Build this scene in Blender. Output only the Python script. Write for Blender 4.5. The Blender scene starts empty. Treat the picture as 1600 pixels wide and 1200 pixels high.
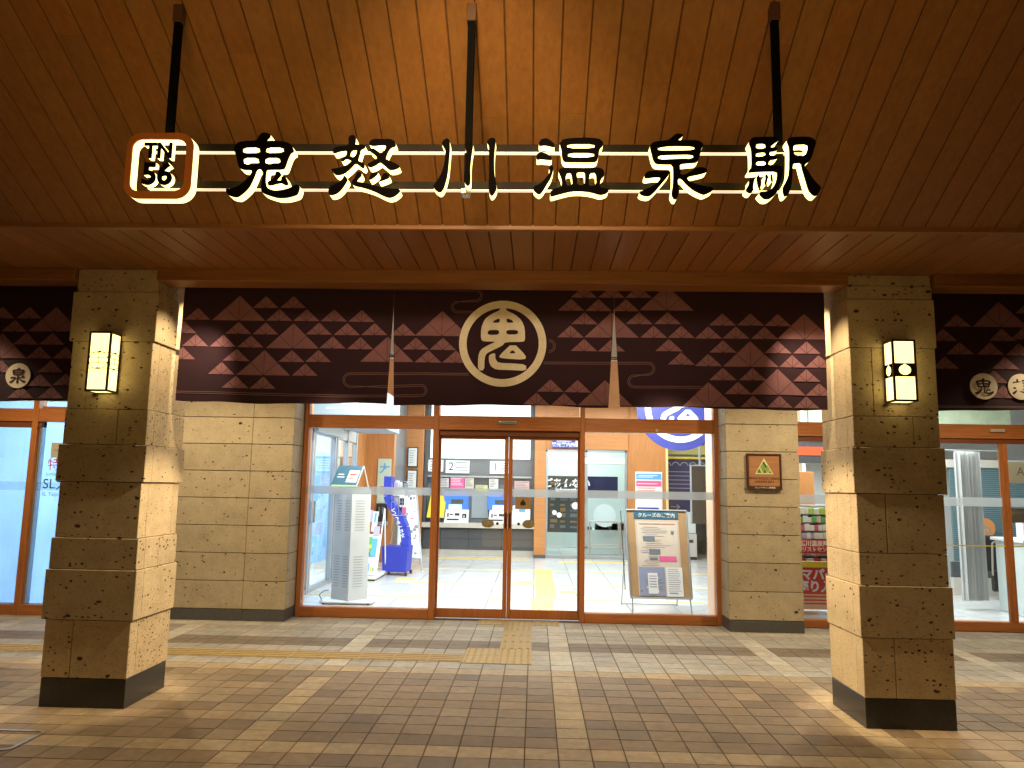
import bpy, bmesh, math, random
from mathutils import Vector, Matrix
C = bpy.context; SC = C.scene
R = math.radians
rnd = random.Random(7)

# ------------------------------------------------------------------ camera
F, PIT, YAW, ROL, DIST = 1176.389, 0.13421666, -0.03238685, 0.01651927, 8.7346278
cam_d = bpy.data.cameras.new('camera'); cam = bpy.data.objects.new('camera', cam_d)
SC.collection.objects.link(cam); SC.camera = cam
_fw = Vector((math.sin(YAW)*math.cos(PIT), math.cos(YAW)*math.cos(PIT), math.sin(PIT)))
_r0 = Vector((math.cos(YAW), -math.sin(YAW), 0)); _u0 = _r0.cross(_fw)
_r = math.cos(ROL)*_r0 + math.sin(ROL)*_u0; _u = -math.sin(ROL)*_r0 + math.cos(ROL)*_u0
cam.matrix_world = Matrix(((_r.x,_u.x,-_fw.x,0),(_r.y,_u.y,-_fw.y,-DIST),(_r.z,_u.z,-_fw.z,1.5),(0,0,0,1)))
cam_d.sensor_width = 36; cam_d.lens = F/1600*36; cam_d.clip_end = 300; cam_d.clip_start = .05

# ------------------------------------------------------------------ world (night)
w = bpy.data.worlds.new('World'); SC.world = w; w.use_nodes = True
nt = w.node_tree; bg = nt.nodes['Background']
bg.inputs[0].default_value = (.02,.03,.06,1); bg.inputs[1].default_value = .15
SC.view_settings.view_transform = 'Standard'; SC.view_settings.look = 'None'
SC.view_settings.exposure = 0; SC.view_settings.gamma = 1
SC.cycles.max_bounces = 8; SC.cycles.transparent_max_bounces = 16
SC.cycles.sample_clamp_indirect = 4; SC.cycles.caustics_reflective = False; SC.cycles.caustics_refractive = False

# ------------------------------------------------------------------ lamps
WARM = (1,.77,.46); WARM2 = (1,.61,.20); COOL = (.93,.98,1)
def lamp(name, kind, loc, power, color, size=.05, target=None, cone=None, blend=.5, sy=None):
    d = bpy.data.lights.new(name, kind); d.energy = power; d.color = color
    if kind == 'AREA':
        d.size = size
        if sy: d.shape = 'RECTANGLE'; d.size_y = sy
    else: d.shadow_soft_size = size
    if kind == 'SPOT': d.spot_size = R(cone); d.spot_blend = blend
    o = bpy.data.objects.new(name, d); SC.collection.objects.link(o); o.location = loc
    if target is not None:
        o.rotation_euler = (Vector(target)-Vector(loc)).to_track_quat('-Z','Y').to_euler()
    return o
# recessed downlights in the soffit between curtain and facade
for x, p in ((-5.6,100),(-3.6,135),(-1.5,85),(.9,85),(3.0,135),(5.0,100)):
    lamp('downlight','SPOT',(x,-1.75,2.95),p,WARM,.05,(x,-1.55,0),155,.5)
# narrow spots under the middle of the soffit, aimed at the inner faces of the two columns
for x, tx, p in ((-.45,-2.69,600),(-.11,2.13,600)):
    lamp('column_spot','SPOT',(x,-3.73,2.90),p,WARM,.03,(tx,-3.42,.85),30,.5)
for x, tx in ((-2.18,-2.69),(1.62,2.13)):
    lamp('beam_spot','SPOT',(x,-3.57,2.88),58,WARM,.02,(tx,-3.50,2.1),76,.8)
for x, tx in ((-2.47,-2.70),(1.91,2.14)):
    lamp('edge_downlight','SPOT',(x,-3.13,2.94),70,WARM,.03,(tx,-3.2,1.6),110,.7)
for x, tx in ((-4.5,-3.27),(3.95,2.71)):
    lamp('outer_column_spot','SPOT',(x,-3.50,2.87),70,WARM,.03,(tx,-3.55,.3),70,.8)
# added unseen fill spots overhead, for the column fronts and near paving
for x in (-3.6,-.3,3.0):
    lamp('overhead_fill_spot','SPOT',(x,-7.3,4.45),115,WARM2,.10,(x,-6.6,0),105,.9)
lamp('curtain_fill_spot','SPOT',(-.3,-7.2,3.5),215,WARM,.12,(-.3,-3.3,2.30),58,.8)  # added spot without a fixture, brightens the curtain and crest
# added fill behind the camera: one upward onto the timber ceiling, one forward
lamp('ceiling_fill_spot','SPOT',(-.3,-10.2,.25),500,WARM2,1.0,(-.3,-5.2,3.6),66,1.0)
lamp('rear_fill','AREA',(-.3,-11.5,3.0),28,WARM2,3.0,(-.3,-4,1.2))  # added broad fill for the column fronts
# added fill inside the doors for object fronts, then the ceiling luminaires
for x in (-1.9,.0,1.5):
    lamp('interior_front_fill','AREA',(x,.17,3.05),75,COOL,1.0,(x,1.3,.6),sy=.12)
for x, y, p, sx, sy in ((-1.2,1.8,110,2.6,.5),(1.0,1.8,110,2.0,.5),(-1.2,4.2,120,3,.5),(1.2,4.2,120,3,.5),(-.8,6.5,100,3,.5),(2.2,6.5,80,2,.5)):
    lamp('interior_luminaire','AREA',(x,y,3.2),p*.56,COOL,sx,(x,y,0),sy=sy)
lamp('vestibule_luminaire','AREA',(1.1,9.3,3.0),85,(.93,1,.99),1.6,(1.1,9.3,0),sy=1.2)
lamp('waiting_room_luminaire','AREA',(-5.0,2.0,3.1),430,COOL,2.6,(-5.0,2.0,0),sy=2.0)
lamp('shop_luminaire','AREA',(4.8,1.4,3.1),240,COOL,2.6,(4.8,1.4,0),sy=2.0)

# ------------------------------------------------------------------ materials
def nodes(m): m.use_nodes = True; return m.node_tree
def principled(m): return m.node_tree.nodes['Principled BSDF']
MATS = {}
def mat(name, col, rough=.5, metal=0, emit=None, es=1, var=.0, vs=6, bump=0, bs=60, attr=False, spec=None, stretch=(1,1,1)):
    if name in MATS: return MATS[name]
    m = bpy.data.materials.new(name); t = nodes(m); b = principled(m); MATS[name] = m
    b.inputs['Roughness'].default_value = rough; b.inputs['Metallic'].default_value = metal
    if spec is not None: b.inputs['Specular IOR Level'].default_value = spec
    c = (*col,1); b.inputs['Base Color'].default_value = c
    src = None
    if attr:
        a = t.nodes.new('ShaderNodeAttribute'); a.attribute_name = 'Col'; src = a.outputs['Color']
    if var or bump:
        tc = t.nodes.new('ShaderNodeTexCoord'); mp = t.nodes.new('ShaderNodeMapping'); mp.inputs['Scale'].default_value = stretch
        t.links.new(tc.outputs['Object'], mp.inputs[0])
        n = t.nodes.new('ShaderNodeTexNoise'); n.inputs['Scale'].default_value = vs; n.inputs['Detail'].default_value = 8; n.inputs['Roughness'].default_value = .65
        t.links.new(mp.outputs[0], n.inputs['Vector'])
        if var:
            mr = t.nodes.new('ShaderNodeMapRange'); mr.inputs['From Min'].default_value=.3; mr.inputs['From Max'].default_value=.7
            mr.inputs['To Min'].default_value = 1-var; mr.inputs['To Max'].default_value = 1+var
            t.links.new(n.outputs['Fac'], mr.inputs['Value'])
            mx = t.nodes.new('ShaderNodeMix'); mx.data_type='RGBA'; mx.blend_type='MULTIPLY'; mx.inputs[0].default_value=1
            if src is not None: t.links.new(src, mx.inputs[6])
            else: mx.inputs[6].default_value = c
            t.links.new(mr.outputs[0], mx.inputs[7]); src = mx.outputs[2]
            rr = t.nodes.new('ShaderNodeMapRange'); rr.inputs['To Min'].default_value=max(0,rough-.12); rr.inputs['To Max'].default_value=min(1,rough+.12)
            t.links.new(n.outputs['Fac'], rr.inputs['Value']); t.links.new(rr.outputs[0], b.inputs['Roughness'])
        if bump:
            n2 = t.nodes.new('ShaderNodeTexNoise'); n2.inputs['Scale'].default_value = bs; n2.inputs['Detail'].default_value = 6
            t.links.new(mp.outputs[0], n2.inputs['Vector'])
            bp = t.nodes.new('ShaderNodeBump'); bp.inputs['Strength'].default_value = bump; bp.inputs['Distance'].default_value=.01
            t.links.new(n2.outputs['Fac'], bp.inputs['Height']); t.links.new(bp.outputs[0], b.inputs['Normal'])
    if src is not None: t.links.new(src, b.inputs['Base Color'])
    if emit: b.inputs['Emission Color'].default_value = (*emit,1); b.inputs['Emission Strength'].default_value = es
    return m

def stone_mat(name, tone, pit=.32, attr=True, pitcol=(.06,.033,.015)):
    m = bpy.data.materials.new(name); t = nodes(m); b = principled(m); L = t.links.new; MATS[name]=m
    b.inputs['Roughness'].default_value = .8
    tc = t.nodes.new('ShaderNodeTexCoord')
    def noise(sc, det=8, st=(1,1,1)):
        mp = t.nodes.new('ShaderNodeMapping'); mp.inputs['Scale'].default_value = st; L(tc.outputs['Object'], mp.inputs[0])
        n = t.nodes.new('ShaderNodeTexNoise'); n.inputs['Scale'].default_value=sc; n.inputs['Detail'].default_value=det; n.inputs['Roughness'].default_value=.7
        L(mp.outputs[0], n.inputs['Vector']); return n.outputs['Fac']
    def ramp(src, a, c, lo, hi):
        r = t.nodes.new('ShaderNodeMapRange'); r.inputs['From Min'].default_value=a; r.inputs['From Max'].default_value=c
        r.inputs['To Min'].default_value=lo; r.inputs['To Max'].default_value=hi; L(src, r.inputs['Value']); return r.outputs[0]
    def mul(a, c, op='MULTIPLY'):
        x = t.nodes.new('ShaderNodeMath'); x.operation=op; L(a, x.inputs[0])
        if isinstance(c,(int,float)): x.inputs[1].default_value=c
        else: L(c, x.inputs[1])
        return x.outputs[0]
    mott = ramp(noise(5), .3,.7,.82,1.14); fine = ramp(noise(60,4,(1,1,2.2)), .3,.7,.88,1.1)
    # pits: warped voronoi cells kept only where a broad noise is high
    mp = t.nodes.new('ShaderNodeMapping'); mp.inputs['Scale'].default_value=(1,1,1.7)
    wn = t.nodes.new('ShaderNodeTexNoise'); wn.inputs['Scale'].default_value=40; wn.inputs['Detail'].default_value=3; L(tc.outputs['Object'], wn.inputs['Vector'])
    va = t.nodes.new('ShaderNodeVectorMath'); va.operation='MULTIPLY_ADD'; L(wn.outputs['Color'], va.inputs[0]); va.inputs[1].default_value=(.02,.02,.02); L(tc.outputs['Object'], va.inputs[2])
    L(va.outputs[0], mp.inputs[0])
    def pits(scale, r0, thr):
        v = t.nodes.new('ShaderNodeTexVoronoi'); v.inputs['Scale'].default_value=scale; v.inputs['Randomness'].default_value=1; L(mp.outputs[0], v.inputs['Vector'])
        sp = t.nodes.new('ShaderNodeSeparateColor'); L(v.outputs['Color'], sp.inputs[0])
        rad = ramp(sp.outputs[0], thr, 1, 0, r0)                       # only some cells hold a pit
        d = mul(rad, v.outputs['Distance'], 'SUBTRACT')
        return ramp(d, 0, .03, 0, 1)
    p1 = pits(10, .25, 1-pit*.9); p2 = pits(24, .33, 1-pit*1.3); p3 = pits(55,.36,1-pit*1.5)
    p3 = mul(p3,.6)
    pm = mul(mul(p1,p2,'MAXIMUM'),p3,'MAXIMUM')
    base = t.nodes.new('ShaderNodeMix'); base.data_type='RGBA'; base.blend_type='MULTIPLY'; base.inputs[0].default_value=1
    if attr:
        a = t.nodes.new('ShaderNodeAttribute'); a.attribute_name='Col'; L(a.outputs['Color'], base.inputs[6])
    else: base.inputs[6].default_value=(*tone,1)
    L(mul(mott,fine), base.inputs[7])
    mx = t.nodes.new('ShaderNodeMix'); mx.data_type='RGBA'; L(pm, mx.inputs[0]); L(base.outputs[2], mx.inputs[6]); mx.inputs[7].default_value=(*pitcol,1)
    L(mx.outputs[2], b.inputs['Base Color'])
    h = mul(mul(pm,-1), mul(noise(110,4),.12), 'ADD')
    bp = t.nodes.new('ShaderNodeBump'); bp.inputs['Strength'].default_value=.7; bp.inputs['Distance'].default_value=.006
    L(h, bp.inputs['Height']); L(bp.outputs[0], b.inputs['Normal'])
    return m

def glass_mat(name, tint=(1,1,1), refl=1.0, haze=0):
    m = bpy.data.materials.new(name); t = nodes(m); t.nodes.clear(); L=t.links.new; MATS[name]=m
    o = t.nodes.new('ShaderNodeOutputMaterial'); tr = t.nodes.new('ShaderNodeBsdfTransparent'); tr.inputs[0].default_value=(*tint,1)
    gl = t.nodes.new('ShaderNodeBsdfGlossy'); gl.inputs['Roughness'].default_value=.02
    fr = t.nodes.new('ShaderNodeFresnel'); fr.inputs[0].default_value=1.45
    mu = t.nodes.new('ShaderNodeMath'); mu.operation='MULTIPLY'; mu.inputs[1].default_value=refl; L(fr.outputs[0], mu.inputs[0])
    mx = t.nodes.new('ShaderNodeMixShader'); L(mu.outputs[0], mx.inputs[0]); L(tr.outputs[0], mx.inputs[1]); L(gl.outputs[0], mx.inputs[2])
    last = mx.outputs[0]
    if haze:
        df = t.nodes.new('ShaderNodeBsdfTranslucent'); df.inputs[0].default_value=(.97,.99,1,1)
        d2 = t.nodes.new('ShaderNodeBsdfDiffuse'); d2.inputs[0].default_value=(.8,.86,.92,1)
        m3 = t.nodes.new('ShaderNodeMixShader'); m3.inputs[0].default_value=.25; L(df.outputs[0],m3.inputs[1]); L(d2.outputs[0],m3.inputs[2])
        m2 = t.nodes.new('ShaderNodeMixShader'); m2.inputs[0].default_value=haze; L(last,m2.inputs[1]); L(m3.outputs[0],m2.inputs[2]); last=m2.outputs[0]
    L(last, o.inputs[0]); return m

def translucent_mat(name, col, share=.6, emit=0):
    m = bpy.data.materials.new(name); t = nodes(m); t.nodes.clear(); L=t.links.new; MATS[name]=m
    o = t.nodes.new('ShaderNodeOutputMaterial'); a = t.nodes.new('ShaderNodeBsdfDiffuse'); b = t.nodes.new('ShaderNodeBsdfTranslucent')
    tc = t.nodes.new('ShaderNodeTexCoord'); n = t.nodes.new('ShaderNodeTexNoise'); n.inputs['Scale'].default_value=2.5; n.inputs['Detail'].default_value=5
    L(tc.outputs['Object'], n.inputs['Vector'])
    mr = t.nodes.new('ShaderNodeMapRange'); mr.inputs['To Min'].default_value=.75; mr.inputs['To Max'].default_value=1.2; L(n.outputs['Fac'], mr.inputs['Value'])
    mc = t.nodes.new('ShaderNodeMix'); mc.data_type='RGBA'; mc.blend_type='MULTIPLY'; mc.inputs[0].default_value=1; mc.inputs[6].default_value=(*col,1); L(mr.outputs[0], mc.inputs[7])
    L(mc.outputs[2], a.inputs[0]); L(mc.outputs[2], b.inputs[0])
    mx = t.nodes.new('ShaderNodeMixShader'); mx.inputs[0].default_value=share; L(a.outputs[0],mx.inputs[1]); L(b.outputs[0],mx.inputs[2]); L(mx.outputs[0],o.inputs[0])
    return m

def board_mat(name, rough, gs=(22,1.4,22), bump=.15, spec=.35):
    """timber whose board colour comes from the mesh, with grain running along the board"""
    return mat(name, (.3,.2,.1), rough, var=.17, vs=1.6, bump=bump, bs=4, attr=True, spec=spec, stretch=gs)

M_CEIL = board_mat('ceiling_timber', .42)
M_BEAM = mat('beam_timber',(.30,.125,.035),.45,var=.25,vs=2,stretch=(1.2,20,20),bump=.1,bs=5)
M_FRAME = mat('door_timber',(.47,.165,.045),.42,var=.22,vs=2,stretch=(1.5,25,25),bump=.06,bs=5)
M_FRAMEV = mat('door_timber_upright',(.47,.165,.045),.42,var=.22,vs=2,stretch=(25,25,1.5),bump=.06,bs=5)
M_DARKFR = mat('door_timber_dark',(.20,.06,.02),.5,var=.2,vs=2,stretch=(1.5,25,25))
M_COL = stone_mat('column_stone',(.5,.4,.26),.42)
M_PIER = stone_mat('pier_stone',(.5,.42,.29),.16)
M_BASE = mat('black_granite',(.022,.022,.024),.22,var=.4,vs=60)
M_PBASE = mat('grey_granite',(.10,.10,.10),.35,var=.3,vs=70)
M_JOINT = mat('joint_dark',(.075,.045,.025),.9)
M_PAVER = mat('paver_concrete',(.3,.25,.2),.62,var=.22,vs=14,bump=.35,bs=120,attr=True)
_t=M_PAVER.node_tree; _b=principled(M_PAVER); _l=_b.inputs['Base Color'].links[0].from_socket
_tc=_t.nodes.new('ShaderNodeTexCoord'); _n=_t.nodes.new('ShaderNodeTexNoise'); _n.inputs['Scale'].default_value=1.1; _n.inputs['Detail'].default_value=7; _n.inputs['Roughness'].default_value=.7; _t.links.new(_tc.outputs['Object'],_n.inputs['Vector'])
_m=_t.nodes.new('ShaderNodeMapRange'); _m.inputs['From Min'].default_value=.3; _m.inputs['From Max'].default_value=.7; _m.inputs['To Min'].default_value=.78; _m.inputs['To Max'].default_value=1.14; _t.links.new(_n.outputs['Fac'],_m.inputs['Value'])
_v=_t.nodes.new('ShaderNodeTexVoronoi'); _v.inputs['Scale'].default_value=2.6; _t.links.new(_tc.outputs['Object'],_v.inputs['Vector'])
_g=_t.nodes.new('ShaderNodeMapRange'); _g.inputs['From Min'].default_value=.028; _g.inputs['From Max'].default_value=.040; _g.inputs['To Min'].default_value=1.45; _g.inputs['To Max'].default_value=1; _t.links.new(_v.outputs['Distance'],_g.inputs['Value'])
_q=_t.nodes.new('ShaderNodeMath'); _q.operation='MULTIPLY'; _t.links.new(_m.outputs[0],_q.inputs[0]); _t.links.new(_g.outputs[0],_q.inputs[1])
_x=_t.nodes.new('ShaderNodeMix'); _x.data_type='RGBA'; _x.blend_type='MULTIPLY'; _x.inputs[0].default_value=1; _t.links.new(_l,_x.inputs[6]); _t.links.new(_q.outputs[0],_x.inputs[7]); _t.links.new(_x.outputs[2],_b.inputs['Base Color'])
M_SAND = mat('paver_joint',(.11,.082,.055),.95,var=.3,vs=30)
M_TACT = mat('tactile_tile',(.46,.34,.14),.6,var=.15,vs=20,bump=.2,bs=90)
M_CLOTH = mat('noren_cloth',(.034,.009,.022),.9,var=.25,vs=9,bump=.25,bs=400)
M_PINK = mat('noren_print',(.27,.125,.155),.9,var=.16,vs=9,bump=.2,bs=400)
M_LINEP = mat('noren_line',(.22,.12,.12),.9)
M_CREAM = mat('noren_cream',(.90,.82,.68),.9,var=.08,vs=20,bump=.2,bs=400)
M_STEELB = mat('black_steel',(.004,.0035,.003),.9,spec=.04)
M_RAIL = mat('satin_steel',(.40,.36,.30),.32,metal=.45); M_RAILD = mat('bronze_rail',(.016,.012,.009),.7,spec=.08); M_STRIP = mat('rail_underside_glow',(.9,.8,.7),.5,emit=(1,.80,.60),es=.75)
M_BLACK = mat('sign_black',(.004,.003,.003),.9,spec=.03)
M_GLOW = mat('letter_glow',(.9,.8,.5),.5,emit=(1,.84,.30),es=2.5)
M_ORANGE = mat('badge_orange',(.50,.16,.03),.4,var=.1,vs=8)
M_BRONZE = mat('lantern_bronze',(.035,.018,.012),.45)
M_SHADE = mat('lantern_shade',(.6,.55,.4),.6,emit=(1,.765,.255),es=2.6)
M_GLASS = glass_mat('clear_glass',(.96,.985,.975),.9); M_GLASS2 = glass_mat('inner_glass',(.96,.985,.98),.25)
M_BAND = glass_mat('frosted_band',(.93,.97,1),.5,haze=.48)
M_IFLOOR = None
M_WHITE = mat('white_paint',(.8,.8,.79),.5,var=.04,vs=3)
M_IWALL = mat('interior_white_wall',(.74,.75,.74),.7,var=.04,vs=2)
M_IWOOD = mat('interior_orange_timber',(.52,.215,.065),.45,var=.16,vs=2,stretch=(1.4,14,24),bump=.03,bs=5)
M_IWOODV = mat('interior_orange_timber_upright',(.52,.215,.065),.45,var=.18,vs=2,stretch=(18,14,1.2),bump=.03,bs=5)
M_ALU = mat('grey_aluminium',(.42,.43,.43),.35,metal=.6,var=.08,vs=5)
M_DGREY = mat('counter_grey',(.085,.09,.095),.4,var=.1,vs=6)
M_MGREY = mat('panel_grey',(.155,.17,.185),.35,var=.08,vs=6)
M_BEIGE = mat('counter_beige',(.55,.51,.44),.4,var=.06,vs=8)
M_LIT = mat('lit_panel',(.9,.9,.9),.5,emit=(.94,1,.98),es=1.3)
M_SCR = mat('screen_blue',(.05,.15,.6),.3,emit=(.08,.28,1),es=.55)
M_SCRW = mat('screen_white',(.7,.75,.8),.3,emit=(.8,.9,1),es=.7)
M_PAPER = mat('paper_white',(.80,.80,.78),.6)
M_INK = mat('ink_black',(.02,.02,.02),.6)
M_INKG = mat('ink_grey',(.25,.26,.28),.6)
M_RED = mat('print_red',(.65,.05,.04),.55)
M_PINKP = mat('print_magenta',(.75,.12,.30),.55)
M_YEL = mat('print_yellow',(.85,.68,.05),.55)
M_BLUE = mat('print_blue',(.035,.05,.45),.5)
M_LBLUE = mat('print_light_blue',(.12,.40,.72),.55)
M_GREEN = mat('print_green',(.12,.45,.12),.55)
M_TEAL = mat('print_teal',(.025,.11,.17),.55)
M_NAVY = mat('print_navy',(.03,.03,.12),.5)
M_CORK = mat('cork_board',(.42,.25,.11),.7,var=.15,vs=80)
M_TARP = translucent_mat('blue_tarpaulin',(.30,.52,.86),.55)
M_CURT = translucent_mat('grey_curtain',(.62,.63,.62),.3)
M_TEALG = mat('pale_teal',(.62,.70,.68),.5)
M_DARK = mat('dark_plastic',(.03,.025,.022),.35)
M_BRASS = mat('old_bronze',(.36,.29,.15),.5,metal=.2,var=.4,vs=60)
M_LIME = mat('lime_panel',(.45,.65,.12),.5)

# ------------------------------------------------------------------ builders
class MB:
    """collects shapes into one mesh; material slots and a colour attribute per face"""
    def __init__(s): s.v=[]; s.f=[]; s.m=[]; s.c=[]
    def face(s, pts, m=0, c=(1,1,1)):
        n=len(s.v); s.v += [tuple(p) for p in pts]; s.f.append(tuple(range(n,n+len(pts)))); s.m.append(m); s.c.append(c); return s
    def box(s, x0,x1,y0,y1,z0,z1, m=0, c=(1,1,1), M=None):
        if x0>x1:x0,x1=x1,x0
        if y0>y1:y0,y1=y1,y0
        if z0>z1:z0,z1=z1,z0
        P=[Vector(p) for p in ((x0,y0,z0),(x1,y0,z0),(x1,y1,z0),(x0,y1,z0),(x0,y0,z1),(x1,y0,z1),(x1,y1,z1),(x0,y1,z1))]
        if M is not None: P=[M@p for p in P]
        n=len(s.v); s.v+=[tuple(p) for p in P]
        for q in ((0,3,2,1),(4,5,6,7),(0,1,5,4),(1,2,6,5),(2,3,7,6),(3,0,4,7)):
            s.f.append(tuple(n+i for i in q)); s.m.append(m); s.c.append(c)
        return s
    def bbox(s, x0,x1,y0,y1,z0,z1, b=.003, m=0, c=(1,1,1), M=None):
        """box with chamfered edges"""
        bm=bmesh.new(); bmesh.ops.create_cube(bm,size=1)
        for v in bm.verts: v.co=Vector((x0+(v.co.x+.5)*(x1-x0), y0+(v.co.y+.5)*(y1-y0), z0+(v.co.z+.5)*(z1-z0)))
        bmesh.ops.bevel(bm, geom=bm.edges[:], offset=b, segments=1, affect='EDGES')
        return s.addbm(bm,m,c,M)
    def addbm(s,bm,m=0,c=(1,1,1),M=None):
        bm.verts.ensure_lookup_table(); bm.verts.index_update(); n=len(s.v)
        for v in bm.verts: s.v.append(tuple(M@v.co if M is not None else v.co))
        for f in bm.faces: s.f.append(tuple(n+v.index for v in f.verts)); s.m.append(m); s.c.append(c)
        bm.free(); return s
    def cyl(s, p0, p1, r, n=12, m=0, c=(1,1,1), r1=None):
        p0,p1=Vector(p0),Vector(p1); d=(p1-p0); q=d.to_track_quat('Z','Y'); r1=r if r1 is None else r1
        a=[p0+q@Vector((r*math.cos(2*math.pi*i/n),r*math.sin(2*math.pi*i/n),0)) for i in range(n)]
        b=[p1+q@Vector((r1*math.cos(2*math.pi*i/n),r1*math.sin(2*math.pi*i/n),0)) for i in range(n)]
        k=len(s.v); s.v+=[tuple(p) for p in a+b]
        for i in range(n): s.f.append((k+i,k+(i+1)%n,k+n+(i+1)%n,k+n+i)); s.m.append(m); s.c.append(c)
        s.f.append(tuple(k+i for i in reversed(range(n)))); s.m.append(m); s.c.append(c)
        s.f.append(tuple(k+n+i for i in range(n))); s.m.append(m); s.c.append(c); return s
    def mesh(s, me, m=0, M=None, c=(1,1,1)):
        n=len(s.v)
        for v in me.vertices: s.v.append(tuple(M@v.co if M is not None else v.co))
        for p in me.polygons: s.f.append(tuple(n+i for i in p.vertices)); s.m.append(m); s.c.append(c)
        return s
    def tube(s, pts, r, n=8, m=0):
        for a,b in zip(pts,pts[1:]): s.cyl(a,b,r,n,m)
        return s
    def build(s, name, mats, parent=None, smooth=False):
        if not isinstance(mats,(list,tuple)): mats=[mats]
        me=bpy.data.meshes.new(name); me.from_pydata(s.v,[],s.f)
        for q in mats: me.materials.append(q)
        me.polygons.foreach_set('material_index',s.m)
        at=me.color_attributes.new('Col','FLOAT_COLOR','CORNER'); buf=[]
        for p,c in zip(me.polygons,s.c): buf += [c[0],c[1],c[2],1]*p.loop_total
        at.data.foreach_set('color',buf)
        if smooth: me.polygons.foreach_set('use_smooth',[True]*len(me.polygons))
        me.update()
        o=bpy.data.objects.new(name,me); SC.collection.objects.link(o)
        if parent is not None:
            o.parent=parent; o.matrix_parent_inverse=Matrix.Translation(-parent.location)
        return o
def thing(name,label,cat,loc=(0,0,0),group=None):
    o=bpy.data.objects.new(name,None); SC.collection.objects.link(o); o.location=loc; o.empty_display_size=.1
    o['label']=label; o['category']=cat
    if group: o['group']=group
    return o
def tag(o,label,cat,group=None):
    o['label']=label; o['category']=cat
    if group: o['group']=group
    return o
def struct(o): o['kind']='structure'; return o

def curve_mesh(cu, keep=False):
    o=bpy.data.objects.new('tmp',cu); SC.collection.objects.link(o)
    dg=C.evaluated_depsgraph_get(); me=bpy.data.meshes.new_from_object(o.evaluated_get(dg))
    bpy.data.objects.remove(o); bpy.data.curves.remove(cu); return me
def text_mesh(s,size,depth=0,off=0,align='CENTER',sx=1.0):
    cu=bpy.data.curves.new('t','FONT'); cu.body=s; cu.size=size; cu.extrude=depth; cu.offset=off; cu.align_x=align; cu.align_y='CENTER'
    me=curve_mesh(cu)
    if sx!=1:
        for v in me.vertices: v.co.x*=sx
    return me
def poly_mesh(polys,depth=0,smooth=True,sc=1e-4):
    cu=bpy.data.curves.new('p','CURVE'); cu.dimensions='2D'; cu.fill_mode='BOTH' ; cu.extrude=depth
    for P in polys:
        P=[(a*sc,b*sc) for a,b in P]
        if smooth:
            Q=[]
            for i in range(len(P)):
                a,b=P[i],P[(i+1)%len(P)]
                Q+= [(a[0]*.78+b[0]*.22,a[1]*.78+b[1]*.22),(a[0]*.22+b[0]*.78,a[1]*.22+b[1]*.78)]
            P=Q
        sp=cu.splines.new('POLY'); sp.points.add(len(P)-1); sp.use_cyclic_u=True
        for q,(a,b) in zip(sp.points,P): q.co=(a,b,0,1)
    return curve_mesh(cu)
UP = Matrix.Rotation(R(90),4,'X')          # xy drawing -> xz plane facing -y
def put(x,y,z): return Matrix.Translation((x,y,z))@UP
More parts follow.
